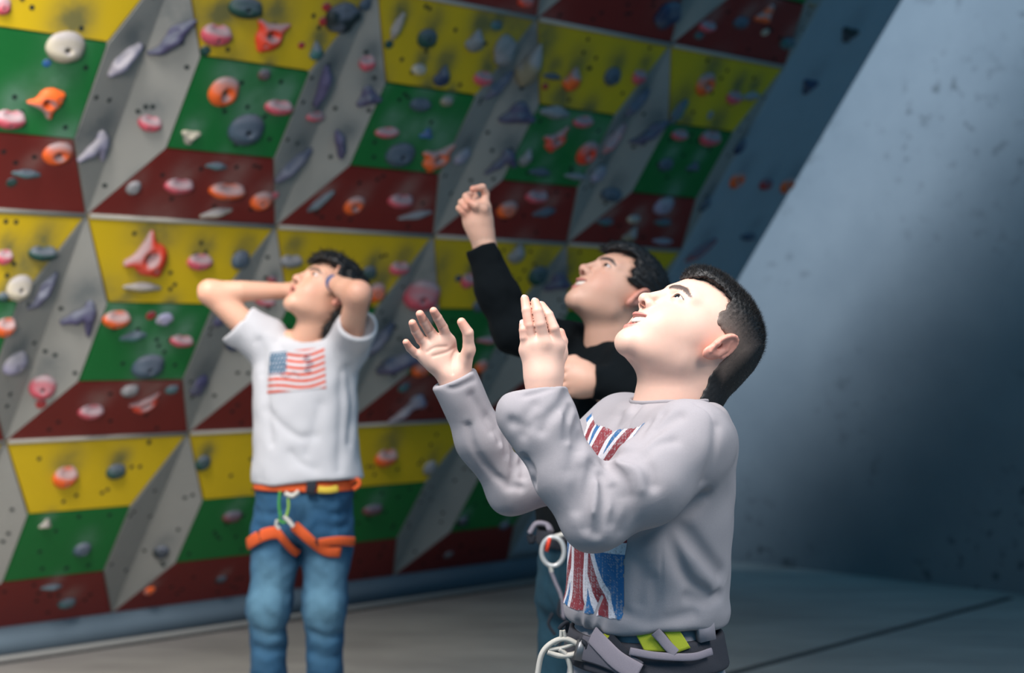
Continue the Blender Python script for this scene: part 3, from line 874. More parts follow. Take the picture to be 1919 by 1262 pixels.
    def colour(s, p):
        q = s.loc(np.asarray(p, np.float32)).copy(); q[:, 1] = np.abs(q[:, 1])
        c = np.tile(s.skin, (len(q), 1))
        def mix(w, col): c[:] = c * (1 - w[:, None]) + np.asarray(col) * w[:, None]
        mix(.30 * np.exp(-(ell(q, (.080, .040, -.018), (.02, .02, .02)) / .012).clip(0) ** 2), s.skin * np.array([1.0, .72, .70]))
        mix(.30 * np.exp(-(sph(q, (.122, 0, -.012), .008) / .006).clip(0) ** 2), s.skin * np.array([1.0, .74, .70]))
        mix(.75 * (s.ear(q) < .0035), EARC)
        a = np.linspace(0, .0285 if s.mouth == 'smile' else .020, 6)
        if s.mouth == 'smile':
            U = [(.1112 - 20 * t * t, t, -.0392 + 8.5 * t * t) for t in a]; Lw = [(.1070 - 18 * t * t, t, -.0590 - s.mo + (33 + s.mo * 1200) * t * t) for t in a]
        else:
            U = [(.1112 - 22 * t * t, t, -.0375 - 16 * t * t) for t in a]; Lw = [(.1068 - 18 * t * t, t, -.0585 + 34 * t * t) for t in a]
        lp = np.minimum(chain(q, U, np.linspace(.0046, .0026, 6)), chain(q, Lw, np.linspace(.0054, .0026, 6)))
        mix(np.clip(1 - lp / .0016, 0, 1) * .85, LIP)
        inside = (np.abs(q[:, 2] + .047 - 15 * q[:, 1] ** 2) < .008) & (q[:, 0] < .1035 - 18 * q[:, 1] ** 2) & (q[:, 0] > .06) & (q[:, 1] < .025)
        mix(inside * .9, lin(70, 22, 22))
        mix((ell(q, (.1135, .0068, -.0200), (.0068, .0042, .0058)) < 0) * .7, lin(90, 40, 34))
        q2 = q.copy(); q2[:, 0] = 0
        br = chain(q2, [(0, .0110, .0345), (0, .023, .0395), (0, .036, .0405), (0, .0500, .0330)], [.0030, .0044, .0038, .0014]) + (q[:, 0] < .05) + .0012 * wob(q, 900, .4)
        mix(np.clip(1 - br / .0020, 0, 1) * .95, BROW)
        E = np.array(s.E, q.dtype); z = q[:, 2] - E[2]; y = q[:, 1] - E[1]; bl = np.linalg.norm(q - E, axis=1)
        up = .0060 * s.eo * (1 - (y / .0150) ** 2) + y * .10
        mix(np.exp(-((z - up) / .0011) ** 2) * (np.abs(y) < .0145) * (bl < s.ER + .0028) * (q[:, 0] > E[0]) * .9, lin(40, 28, 26))
        lo = -.0030 * s.eo * (1 - (y / .0150) ** 2) + y * .10
        mix(np.exp(-((z - lo) / .0009) ** 2) * (np.abs(y) < .0140) * (bl < s.ER + .0025) * (q[:, 0] > E[0]) * .55, lin(120, 70, 60))
        return c
    def eyes(s, parent, gaze=(0, 0)):
        for sg in (1, -1):
            c = s.wor((s.E[0], s.E[1] * sg, s.E[2]))
            n, m = 28, 36
            th = np.linspace(0, math.pi, n)[:, None]; ph = np.linspace(0, 2 * math.pi, m, endpoint=False)[None]
            d = unit(V3(1, gaze[0], gaze[1])); e1 = unit(np.cross(V3(0, 0, 1), d)); e2 = np.cross(d, e1)
            x = (np.cos(th) + 0 * ph).ravel(); y = (np.sin(th) * np.cos(ph)).ravel(); z = (np.sin(th) * np.sin(ph)).ravel()
            v = x[:, None] * d + y[:, None] * e1 + z[:, None] * e2
            ang = np.repeat(np.linspace(0, math.pi, n), m)
            v = v * (1 + .05 * np.exp(-(ang / .42) ** 4))[:, None]
            vw = c + (v * s.ER * s.s) @ s.R.T
            col = np.tile(lin(228, 224, 222), (len(vw), 1)).astype(float)
            col[ang < .50] = lin(46, 30, 22); col[ang < .24] = lin(8, 6, 6)
            f = [(i * m + k, i * m + (k + 1) % m, (i + 1) * m + (k + 1) % m, (i + 1) * m + k) for i in range(n - 1) for k in range(m)]
            o = add('eye', vw, np.array(f)[:, ::-1], mat_attr('eye_white', rough=.12, noise=0.0), parent, col=col)
    def teeth(s, parent, lower=False):
        n = 25; vs = []
        for t in np.linspace(-.0215, .0215, n):
            k = .0006 * abs(math.sin((t / .0430 + .5) * math.pi * 6))
            f_ = .1072 + k - 17 * t * t
            zt = -.0405 + 9 * t * t; zb = -.0505 + 17 * t * t - k
            for x, z in ((f_ - .004, zt), (f_ - .0004, zt), (f_, (zt + zb) / 2), (f_ - .0006, zb), (f_ - .004, zb)):
                vs.append((x, t, z))
        f = [(i * 5 + k, i * 5 + k + 1, i * 5 + 6 + k, i * 5 + 5 + k) for i in range(n - 1) for k in range(4)]
        add('teeth', s.wor(vs), f, mat_plain('tooth', (236, 228, 214), .3), parent)
    def mesh(s, extra, parent_pieces, lo, hi, h):
        pass

def loft(p, zs, cx, cy, a, b, Fv, Lv, k=1.0):
    z = p[:, 2]
    X = np.interp(z, zs, cx); Y = np.interp(z, zs, cy); A = np.interp(z, zs, a); Bq = np.interp(z, zs, b)
    dx, dy = p[:, 0] - X, p[:, 1] - Y
    f = dx * Fv[0] + dy * Fv[1]; l = dx * Lv[0] + dy * Lv[1]
    r = ((np.abs(f) / A) ** 2.3 + (np.abs(l) / Bq) ** 2.3) ** (1 / 2.3)
    return (r - 1) * np.minimum(A, Bq) * .92

def smooth_loft(rows, depth):
    """rows of (px, py, half depth, half width) -> dense arrays for loft()"""
    q = [P(r[0], r[1], depth if len(r) < 5 else r[4]) for r in rows]
    zs = np.array([k[2] for k in q]); o = np.argsort(zs)
    zs = zs[o]; arr = np.array([[q[i][0], q[i][1], rows[i][2], rows[i][3]] for i in o])
    zz = np.linspace(zs[0], zs[-1], 60)
    sp = spline(np.column_stack([zs, arr]), 200)
    out = np.column_stack([np.interp(zz, sp[:, 0], sp[:, k]) for k in range(1, 5)])
    return zz, out[:, 0], out[:, 1], out[:, 2], out[:, 3]

def hand_sdf(p, wrist, fingers, thumb, s=1.0, fr=(.0092, .0085, .0078, .0066), k=.007):
    palm = None
    for i, fg in enumerate(fingers):
        e = rc(p, wrist, fg[0], .0165 * s, .0112 * s)
        palm = e if palm is None else smin(palm, e, .012 * s)
    m = [f[0] for f in fingers]
    palm = smin(palm, chain(p, m, [.0100 * s] * len(m)), .010 * s)
    palm = smin(palm, rc(p, thumb[0], thumb[1], .0150 * s, .0105 * s), .014 * s)
    d = palm
    for i, fg in enumerate(fingers):
        sc = (1.0, 1.04, 1.0, .87)[i] * s
        e = chain(p, fg, [r * sc for r in fr], .0012)
        d = np.minimum(d, smin(palm, e, k * s))
    e = chain(p, thumb[1:], [.0100 * s, .0094 * s, .0074 * s], .0012)
    return np.minimum(d, smin(palm, e, .008 * s))

def hand_colour(p, fingers, thumb, base=SKIN):
    p = np.asarray(p, np.float32); c = np.tile(base, (len(p), 1))
    w = np.zeros(len(p))
    for fg in list(fingers) + [thumb]:
        w = np.maximum(w, np.exp(-(np.linalg.norm(p - np.asarray(fg[-1], np.float32), axis=1) / .016) ** 2) * .8)
        for j in fg[:-1]: w = np.maximum(w, np.exp(-(np.linalg.norm(p - np.asarray(j, np.float32), axis=1) / .010) ** 2) * .35)
    c = c * (1 - w[:, None]) + (base * np.array([1.0, .66, .60])) * w[:, None]
    return c

def nails(parent, fingers, thumb, toward, s=1.0):
    """small nail plates on the back of the finger ends; toward = direction the backs face"""
    m = mat_plain('nail', (232, 190, 176), .3)
    for fg in list(fingers) + [thumb]:
        a, b = np.asarray(fg[-2]), np.asarray(fg[-1]); t = unit(b - a); n = unit(toward - t * (np.asarray(toward) @ t)); x = np.cross(t, n)
        c = b + n * .0042 * s
        vs, fs = [], []
        for i, u in enumerate(np.linspace(-1, 1, 7)):
            for j, w in enumerate(np.linspace(-1, 1, 7)):
                rr = math.sqrt(max(0, 1 - .55 * w ** 4))
                vs.append(c + t * (w * .0050 * s + .0005) + x * u * .0042 * s * rr + n * (.0020 - .0016 * u * u - .0006 * w * w) * s)
        for i in range(6):
            for j in range(6): fs.append((i * 7 + j, i * 7 + j + 1, i * 7 + 8 + j, i * 7 + 7 + j))
        add('nail', vs, fs, m, parent)

def shell(vs, fs, n, thick):
    """give an open patch thickness along -n"""
    vs = np.asarray(vs); m = len(vs)
    return np.vstack([vs, vs - n * thick]), fs

def patch_px(corners, nx, ny, f, depth0, off, thick):
    """quad patch: four photo pixels, laid on the surface f by marching from the camera, lifted by off and thickened"""
    c = [np.asarray(k, float) for k in corners]
    S, T = np.meshgrid(np.linspace(0, 1, nx), np.linspace(0, 1, ny)); S, T = S.ravel()[:, None], T.ravel()[:, None]
    px = c[0] * (1 - S) * (1 - T) + c[1] * S * (1 - T) + c[2] * S * T + c[3] * (1 - S) * T
    o = V3(0, 0, ZC); d = np.array([P(a, b, 1.0) - o for a, b in px])
    q, hit = trace(f, np.tile(o, (len(d), 1)), d, depth0, depth0 + 1.5)
    n = normals(f, q, .004).astype(float)
    q = q + n * off
    vs = np.vstack([q, q - n * thick]); m = len(q); fs = []
    for j in range(ny - 1):
        for i in range(nx - 1):
            a = j * nx + i
            if hit[[a, a + 1, a + nx, a + nx + 1]].all():
                fs.append((a, a + nx, a + nx + 1, a + 1)); fs.append((m + a, m + a + 1, m + a + nx + 1, m + a + nx))
    ring = [i for i in range(nx)] + [j * nx + nx - 1 for j in range(1, ny)] + [(ny - 1) * nx + i for i in range(nx - 2, -1, -1)] + [j * nx for j in range(ny - 2, 0, -1)]
    for i in range(len(ring)):
        a, b = ring[i], ring[(i + 1) % len(ring)]
        if hit[[a, b]].all(): fs.append((a, b, m + b, m + a))
    return vs, fs, S.ravel(), T.ravel(), m

def on_px(pts, f, depth0):
    o = V3(0, 0, ZC); d = np.array([P(a, b, 1.0) - o for a, b in pts])
    q, hit = trace(f, np.tile(o, (len(d), 1)), d, depth0, depth0 + 2)
    return q

def strap_px(pts, f, depth0, width, thick, off=0.002, n=40):
    q = on_px(np.asarray(spline(np.array(pts, float), n)), f, depth0)
    nn = normals(f, q, .006).astype(float)
    return quads(*tube(q + nn * off, width / 2, 12, flat=thick / width, up=nn))

def blades(pts, nrm, dirs, length, width, jitter, colour, rg):
    """short hair: one thin triangle per hair"""
    n = len(pts)
    d = dirs + nrm * .0 + rg.normal(0, jitter, (n, 3)); d /= np.linalg.norm(d, axis=1)[:, None]
    side = np.cross(d, rg.normal(0, 1, (n, 3))); side /= np.linalg.norm(side, axis=1)[:, None]
    L = length * rg.uniform(.6, 1.15, n)
    v = np.empty((n, 3, 3)); v[:, 0] = pts - side * width / 2; v[:, 1] = pts + side * width / 2; v[:, 2] = pts + d * L[:, None]
    return v.reshape(-1, 3), np.arange(3 * n).reshape(-1, 3), np.repeat(colour, 3, 0)

def tri(fq):
    fq = np.asarray(fq); return np.vstack([fq[:, [0, 1, 2]], fq[:, [0, 2, 3]]])

def shoes(parent, ankles, heading, rgb):
    m = mat_plain('shoe_%d_%d_%d' % rgb, rgb, .6); ms = mat_plain('sole', (210, 208, 200), .7)
    for a in ankles:
        a = V3(a[0], a[1], 0); h = unit(heading)
        f = lambda p: np.maximum(smin(smin(rc(p, a + h * -.03 + V3(0, 0, .045), a + h * .13 + V3(0, 0, .03), .04, .032), rc(p, a + V3(0, 0, .05), a + V3(0, 0, .10), .042, .038), .03), ell(p, a + h * .05 + V3(0, 0, .02), (.13, .13, .025)) + .03, .02), -(p[:, 2] - .018))
        v, fc = mesh_sdf(f, a + V3(-.22, -.22, -.01), a + V3(.22, .22, .18), .009)
        add('shoe', v, fc, m, parent)
        g = lambda p: np.maximum(rc(p * np.array([1, 1, 0], p.dtype), a - h * .03, a + h * .135, .043, .037), np.abs(p[:, 2] - .011) - .011)
        v, fc = mesh_sdf(g, a + V3(-.24, -.24, -.02), a + V3(.24, .24, .05), .008)
        v[:, 2] = np.maximum(v[:, 2], 0)
        add('sole', v, fc, ms, parent)
# ------------------------------------------------------------------ front person: grey long-sleeved top, clapping, looking up
def folds_apply(p, d, folds):
    d = np.array(d)
    for pts, amp, wid in folds:
        pts = np.asarray(pts, p.dtype); c = pts.mean(0); rad = np.sqrt(((pts - c) ** 2).sum(1).max()) + 2.6 * wid
        m = np.where(((p - c) ** 2).sum(1) < rad * rad)[0]
        if len(m) == 0: continue
        e = poly_dist(p[m], pts)
        d[m] += amp * np.exp(-(e / wid) ** 1.3)
    return d

def build_front():
    D = 2.61
    th = math.radians(20)
    Fv = V3(-math.cos(th), -math.sin(th), 0); Lv = V3(math.sin(th), -math.cos(th), 0)
    base = P(1215, 1000, D); base[2] = 0
    r0 = root('person', base, 'person in a grey long-sleeved top with a faded flag print, clapping and looking up', 'person')
    R = frame_from(V3(-math.cos(math.radians(18)), -math.sin(math.radians(18)), 0), 47, 4)
    H = Head(P(1300, 652, D), R, 1.0, 'smile', 1.12, mo=.005)
    # --- skin: head with neck, arms with hands
    neck0 = H.wor((-.012, 0, -.035)); neck1 = P(1262, 790, D)
    def neck(p):
        d = rc(p, neck0, neck1, .051, .058)
        d = smin(d, rc(p, H.wor((-.050, 0, -.010)), P(1278, 778, D), .042, .032), .03)
        return smin(d, rc(p, H.wor((.015, 0, -.060)), P(1240, 770, D), .036, .046), .035)
    def headneck(p):
        return smin(H.sdf(p), neck(p), .020)
    o = H.o
    hv, hf = mesh_sdf(headneck, o + V3(-.17, -.13, -.20), o + V3(.16, .13, .15), .0017)
    hc = H.colour(hv)
    # right hand, palm to the camera
    px = lambda pts, ds: [P(a, b, k) for (a, b), k in zip(pts, ds)]
    zr = 2.655
    rf = [px([(840, 641), (830, 614), (820, 596), (812.5, 583)], [zr, zr - .012, zr - .026, zr - .036]),
          px([(823, 645), (806, 622), (795, 604), (787, 589)], [zr, zr - .010, zr - .022, zr - .034]),
          px([(808, 653), (789, 637), (779, 621), (773, 606)], [zr, zr - .008, zr - .020, zr - .032]),
          px([(797, 668), (779, 663), (768, 653), (761, 642)], [zr + .002, zr - .004, zr - .012, zr - .022])]
    rt = px([(866, 694), (878, 656), (877, 624), (865, 604)], [zr, zr - .020, zr - .030, zr - .034])
    rw = P(849, 706, zr + .006); rel = P(955, 940, 2.70)
    def rhand(p):
        d = hand_sdf(p, rw, rf, rt, 1.0)
        d = smin(d, ell(p, P(822, 668, zr - .004), (.026, .020, .030)), .014)
        d = smin(d, rc(p, P(850, 703, zr + .004), P(862, 740, zr + .01), .0235, .026), .016)
        d = smax(d, -sph(p, P(836, 664, zr - .050), .030), .018)
        return d
    rh0 = rhand
    cre = [(on_px(np.asarray(spline(np.array(k, float), 9)), rh0, 2.4), .0022, .0024) for k in ([(866, 652), (852, 660), (846, 680), (848, 700)], [(858, 648), (838, 660), (812, 668)], [(800, 660), (815, 652), (836, 650)])]
    cre = [([q_ for q_ in k[0] if np.isfinite(q_).all() and q_[1] < 3], k[1], k[2]) for k in cre]; cre = [k for k in cre if len(k[0]) > 2]
    for fg in rf:
        for j in (1, 2):
            t_ = unit(np.asarray(fg[j + 1]) - np.asarray(fg[j - 1])); sd_ = unit(np.cross(t_, V3(0, 1, 0)))
            cre.append((np.array([np.asarray(fg[j]) + sd_ * k + V3(0, -.0085, 0) for k in (-.006, 0, .006)]), .0016, .0020))
    rhand = lambda p: folds_apply(p, rh0(p), cre)
    c = P(825, 655, zr)
    rv, rfc = mesh_sdf(rhand, c + V3(-.085, -.07, -.10), c + V3(.075, .05, .095), .0016)
    # left hand, back to the camera, fingers together
    zl = 2.425
    lf = [px([(1044, 650), (1038, 616), (1028, 591), (1015, 573)], [zl + .004, zl - .004, zl, zl + .008]),
          px([(1021, 645), (1013, 608), (1008, 584), (1003, 567)], [zl - .004, zl - .010, zl - .008, zl]),
          px([(1001, 648), (992, 610), (987, 582), (983.5, 561)], [zl, zl - .004, zl - .002, zl + .004]),
          px([(988, 657), (983, 633), (981, 619), (980, 608)], [zl + .004, zl - .003, zl - .004, zl])]
    lt = px([(1036, 698), (1050, 664), (1053, 640), (1050, 624)], [zl + .012, zl + .028, zl + .034, zl + .036])
    lw = P(1018, 716, zl + .004)
    def lhand(p):
        d = hand_sdf(p, lw, lf, lt, 1.0)
        d = smin(d, ell(p, P(1016, 680, zl + .004), (.026, .015, .032)), .014)
        return smin(d, rc(p, P(1018, 712, zl + .004), P(1022, 760, zl + .005), .0255, .027), .018)
    c = P(1016, 650, zl)
    lv, lfc = mesh_sdf(lhand, c + V3(-.075, -.07, -.10), c + V3(.075, .08, .095), .0016)
    # hidden arms and trunk under the clothes, coarse, so that the body is whole
    SL, EL, WL = P(1290, 826, 2.475), P(1114, 970, 2.40), P(1020, 752, 2.43)
    SR, ER_, WR = P(1172, 805, 2.745), P(958, 922, 2.70), P(860, 738, 2.665)
    zz = smooth_loft([(1262, 770, .05, .10), (1228, 830, .085, .14), (1215, 1000, .09, .13), (1208, 1165, .09, .13), (1208, 1260, .095, .14)], D)
    def trunk(p):
        d = loft(p, *zz, Fv, Lv)
        d = smax(smax(d, p[:, 2] - zz[0][-1], .02), zz[0][0] - p[:, 2], .02)
        d = smin(d, rc(p, neck1, P(1235, 850, D), .055, .07), .03)
        d = smin(d, chain(p, [SL, EL, WL], [.045, .034, .025]), .03)
        return smin(d, chain(p, [SR, ER_, WR], [.045, .033, .025]), .03)
    tv, tf = mesh_sdf(trunk, (-.13, 2.28, .78), (.42, 2.92, 1.32), .009)
    bv, bf = join([(hv, hf), (rv, rfc), (lv, lfc), (tv, tf)])
    bc = np.vstack([hc, hand_colour(rv, rf, rt), hand_colour(lv, lf, lt), np.tile(SKIN, (len(tv), 1))])
    skin = mat_attr('skin', rough=.50, sss=.12, bump=.12, bscale=1400, noise=.04, nscale=120)
    body = add('body', bv, bf, skin, r0, col=bc)
    nails(body, lf, lt, V3(-.2, -1, .1))
    H.eyes(r0, (.32, .06)); H.teeth(r0)
    # --- short hair, faded at the sides
    poly = [(.092, .070), (.080, .080), (.050, .082), (.030, .078), (.0285, .060), (.0300, .044), (.026, .031), (.012, .026), (-.012, .028), (-.029, .018), (-.031, -.010), (-.036, -.030), (-.046, -.050), (-.056, -.080), (-.16, -.10), (-.16, .2), (.12, .2)]
    def hair(p):
        q = H.loc(p); a = np.abs(q[:, 1])
        top = np.clip((q[:, 2] - .045) / .055, 0, 1); top = top * top * (3 - 2 * top)
        front = np.clip((q[:, 0] - .03) / .05, 0, 1) * np.clip((q[:, 2] - .07) / .02, 0, 1)
        back = np.clip((-q[:, 0] - .04) / .04, 0, 1) * np.clip((.10 - q[:, 2]) / .05, 0, 1)
        t = .0022 + .0075 * top + .0075 * front + .0050 * back + .0007 * wob(p, 420, 1.0) * (.3 + top)
        d = smin(H.core(np.column_stack([q[:, 0], a, q[:, 2]])), neck(p), .020) - t
        return smax(d, poly_sdf(q[:, 0], q[:, 2], poly) + .0022 * wob(p, 260, 2.0), .004)
    gv, gf = mesh_sdf(hair, o + V3(-.10, -.12, -.13), o + V3(.17, .12, .15), .0024)
    q = H.loc(gv); top = np.clip((q[:, 2] - .030 + .35 * np.abs(q[:, 0] * 0)) / .050, 0, 1)
    top = np.maximum(top, np.clip((-q[:, 0] - .040) / .025, 0, 1)); top = np.maximum(top, np.clip((-.005 - q[:, 2]) / .02, 0, 1))
    dark, fade = np.array(lin(24, 21, 20)), np.array(lin(112, 94, 84))
    gc = fade * (1 - top[:, None]) + dark * top[:, None]
    rg = np.random.default_rng(11)
    tris = tri(gf); A = gv[tris]; ar = np.linalg.norm(np.cross(A[:, 1] - A[:, 0], A[:, 2] - A[:, 0]), axis=1)
    nb = 48000; pick = rg.choice(len(tris), nb, p=ar / ar.sum()); w = rg.dirichlet((1, 1, 1), nb)
    pts = (A[pick] * w[:, :, None]).sum(1); nr = normals(hair, pts, .002).astype(float)
    ql = H.loc(pts); tp = np.clip((ql[:, 2] - .045) / .05, 0, 1)
    keep = rg.random(nb) < .30 + .70 * np.maximum(tp, np.clip((-ql[:, 0] - .050) / .03, 0, 1))
    pts, nr, ql, tp = pts[keep], nr[keep], ql[keep], tp[keep]; nb = len(pts)
    comb = nr * (.35 + .5 * tp[:, None]) + R[:, 0] * .35 - R[:, 2] * (.45 * (1 - tp[:, None])) + V3(0, 0, .2) * tp[:, None]
    bl = blades(pts - nr * .0012, nr, comb, (.0046 + .0055 * tp), .00055, .30, dark * rg.uniform(.7, 1.6, (nb, 1)) * (1 + 1.2 * (1 - tp[:, None])), rg)
    hv2, hf2 = join([(gv, tri(gf)), (bl[0], bl[1])])
    add('hair', hv2, hf2, mat_attr('hair', rough=.55, noise=.35, nscale=700), r0, col=np.vstack([gc, bl[2]]))
    # --- grey top
    zs = smooth_loft([(1266, 752, .052, .085), (1256, 774, .072, .112), (1238, 815, .100, .152), (1222, 900, .120, .165), (1216, 1000, .122, .160), (1212, 1100, .122, .156), (1210, 1136, .126, .158), (1208, 1162, .122, .155)], D)
    cuffL, cuffR = P(1019, 733, 2.425), P(852, 712, 2.66)
    sleeveL = [SL, P(1212, 905, 2.42), EL, P(1062, 890, 2.405), P(1016, 795, 2.42), cuffL]; rL = [.063, .061, .047, .045, .050, .036]
    sleeveR = [SR, P(1070, 880, 2.71), ER_, P(902, 825, 2.68), cuffR]; rR = [.062, .054, .036, .039, .040]
    nx_, nk = unit(neck1 - neck0), P(1262, 745, D)
    def top0(p):
        d = loft(p, *zs, Fv, Lv)
        d = smin(d, rc(p, P(1266, 790, D), SL, .054, .060), .06)
        d = smin(d, rc(p, P(1250, 786, D), SR, .056, .060), .06)
        d = smax(d, p[:, 2] - (zs[0][-1]), .02)
        d = smax(d, zs[0][0] + .006 * np.sin((p[:, 0] - .2) * 25) - p[:, 2], .012)
        eL = chain(p, sleeveL, rL, .030); eR = chain(p, sleeveR, rR, .025)
        eL = smin(eL, ell(p, P(968, 772, 2.425), (.030, .036, .030)), .03)
        d = smin(d, eL, .022); d = smin(d, eR, .022)
        return d
    def inner(p):
        # openings: neck, cuffs and hem
        e = rc(p, P(1259, 700, D), P(1262, 782, D), .074, .062)
        e = np.minimum(e, rc(p, cuffL + (cuffL - P(1022, 790, 2.42)) * .3, cuffL + (cuffL - P(1022, 790, 2.42)) * 1.4, .031, .040))
        e = np.minimum(e, rc(p, cuffR + (cuffR - P(885, 790, 2.67)) * .25, cuffR + (cuffR - P(885, 790, 2.67)) * 1.2, .033, .044))
        return e
    def cap(p, d):
        aL = unit(cuffL - P(1026, 800, 2.42)); aR = unit(cuffR - P(892, 800, 2.672))
        nearL = np.linalg.norm(p - cuffL.astype(p.dtype), axis=1) < .09; nearR = np.linalg.norm(p - cuffR.astype(p.dtype), axis=1) < .09
        sL = ((p - cuffL.astype(p.dtype)) @ aL.astype(p.dtype)) - .004; sR = ((p - cuffR.astype(p.dtype)) @ aR.astype(p.dtype)) - .004
        d = np.where(nearL, smax(d, sL, .006), d); d = np.where(nearR, smax(d, sR, .006), d)
        return d
    def surf(pts):
        q = on_px(np.asarray(spline(np.array(pts, float), 9)), top0, 2.2)
        runs, cur = [], [0]
        for i in range(1, len(q)):
            if np.isfinite(q[i]).all() and q[i][1] < 3.5 and abs(q[i][1] - q[cur[-1]][1]) < .035: cur.append(i)
            else: runs.append(cur); cur = [i]
        runs.append(cur)
        return q[max(runs, key=len)]
    G = []   # grooves (+) and ridges (-)
    for pts, amp, wid in [
        # inner elbow of the near sleeve
        ([(1138, 868), (1152, 880), (1166, 900), (1171, 928)], .013, .0055), ([(1134, 858), (1160, 848), (1188, 842), (1205, 850)], .010, .007),
        ([(1172, 856), (1200, 862), (1218, 880), (1224, 908)], .010, .008), ([(1190, 842), (1215, 816), (1250, 792), (1272, 780)], .008, .008), ([(1205, 850), (1232, 832), (1262, 826)], .005, .008),
        ([(1112, 872), (1100, 915), (1094, 955), (1098, 990)], .011, .0065), ([(1128, 892), (1134, 930), (1128, 968), (1118, 1000)], .009, .007), ([(1148, 915), (1156, 945), (1150, 980)], .008, .008), ([(1088, 880), (1080, 920), (1080, 955)], .006, .008),
        ([(1100, 800), (1080, 840), (1072, 880)], .006, .010), ([(1176, 935), (1178, 965), (1166, 995)], .005, .010),
        # forearm and cuff of the near sleeve
        ([(1064, 738), (1052, 760), (1030, 780), (1015, 805)], .009, .007), ([(1072, 762), (1062, 790), (1064, 820)], .008, .006), ([(1084, 790), (1078, 815), (1086, 840)], .006, .006), ([(985, 742), (1010, 735), (1045, 722)], .004, .004),
        ([(958, 792), (985, 800), (1004, 790)], .007, .007), ([(1000, 760), (985, 785), (978, 815)], .005, .008),
        # chest and shoulder
        ([(1150, 800), (1175, 785), (1192, 764)], .007, .009), ([(1128, 820), (1148, 800), (1160, 780)], .005, .009), ([(1215, 790), (1200, 812), (1186, 838)], .006, .008), ([(1240, 775), (1222, 800)], .004, .008),
        # armpit, back and hem
        ([(1262, 980), (1290, 1005), (1318, 1040), (1350, 1075)], .014, .009), ([(1250, 985), (1266, 1040), (1292, 1090), (1322, 1112)], .008, .010),
        ([(1292, 1120), (1320, 1126), (1348, 1116)], .010, .007), ([(1180, 1030), (1200, 1075), (1196, 1130)], .005, .014), ([(1122, 1120), (1108, 1155), (1096, 1188)], .011, .006), ([(1142, 1095), (1130, 1145), (1116, 1186)], .008, .007),
        ([(1090, 1136), (1084, 1165), (1080, 1188)], .009, .006), ([(1170, 1150), (1215, 1164), (1262, 1160), (1300, 1150)], .005, .008), ([(1222, 1090), (1226, 1130), (1216, 1160)], .004, .012),
        # far sleeve: crumpled upper side, long seam fold below
        ([(885, 742), (905, 775), (922, 806)], .006, .006), ([(915, 782), (930, 800), (938, 826)], .009, .005), ([(932, 806), (946, 824), (950, 850)], .010, .005), ([(950, 826), (962, 846), (964, 874)], .010, .005), ([(968, 846), (980, 868), (980, 892)], .010, .005), ([(986, 862), (998, 884), (1000, 905)], .009, .005),
        ([(878, 800), (888, 840), (912, 876), (945, 905), (985, 915), (1030, 905)], .007, .0045), ([(955, 912), (962, 890), (972, 872)], .006, .005), ([(825, 722), (850, 728), (888, 712)], .003, .004),
        ([(1343, 800), (1338, 850), (1320, 900)], .004, .008), ([(1318, 932), (1285, 962), (1245, 986), (1195, 1008), (1150, 1020)], .010, .009)]:
        G.append((surf(pts), amp * 1.7, wid))
    for pts, amp, wid in [([(1156, 868), (1190, 880), (1204, 915)], -.007, .010), ([(1120, 905), (1112, 960)], -.005, .009), ([(1050, 770), (1060, 800), (1070, 830)], -.005, .009), ([(1142, 910), (1144, 955)], -.005, .009),
                          ([(940, 815), (948, 845)], -.004, .007), ([(965, 845), (975, 880)], -.004, .007), ([(1300, 1050), (1330, 1095), (1335, 1130)], -.006, .020), ([(1270, 1040), (1300, 1090)], -.003, .02)]:
        G.append((surf(pts), amp, wid))
    # seams: thin shallow lines
    for pts in ([(1303, 757), (1330, 775), (1343, 810), (1338, 850)], [(1243, 990), (1240, 1050), (1238, 1110), (1240, 1170)], [(1190, 752), (1178, 800)]):
        G.append((surf(pts), .0022, .0022))
    def top1(p):
        d = top0(p)
        m = np.abs(d) < .05
        if m.any():
            pm = p[m]; dm = folds_apply(pm, d[m], G)
            dm = dm + .0010 * wob(pm, 55, .6)
            d[m] = dm
        d = cap(p, d)
        return smax(d, -inner(p), .004)
    sv, sf = mesh_sdf(top1, (-.17, 2.27, .86), (.42, 2.90, 1.34), .0029)
    shirt = add('long_sleeved_top', sv, sf, mat_plain('grey_jersey', (158, 152, 155), .9, 0, .07, 420, .35, 1500), r0)
    # neck rib
    ang = np.linspace(0, 2 * math.pi, 60, endpoint=False)
    ring = []
    zq = np.linspace(1.33, 1.20, 131)
    for a in ang:
        dr = V3(math.cos(a), math.sin(a), 0)
        best = None
        for rr in np.linspace(.050, .095, 19):
            q = np.array([V3(*P(1262, 760, D)[:2], z) + dr * rr for z in zq], np.float32)
            ins = np.where(top1(q) < 0)[0]
            if len(ins) and (best is None or zq[ins[0]] > best[2] + .0015): best = q[ins[0]].astype(float)
            elif best is not None and rr > .072: break
        ring.append(best if best is not None else ring[-1])
    ring = np.array(ring)
    for _ in range(3): ring = (np.roll(ring, 1, 0) + 2 * ring + np.roll(ring, -1, 0)) / 4
    ring[:, 2] -= .001
    vs, fs = tube(ring, .0080, 10, True, .42, up=np.array([unit(V3(math.cos(a), math.sin(a), -.5)) for a in ang]))
    add('neck_rib', vs, fs, mat_plain('grey_rib', (152, 146, 149), .9, 0, .08, 500, .3, 1500), shirt)
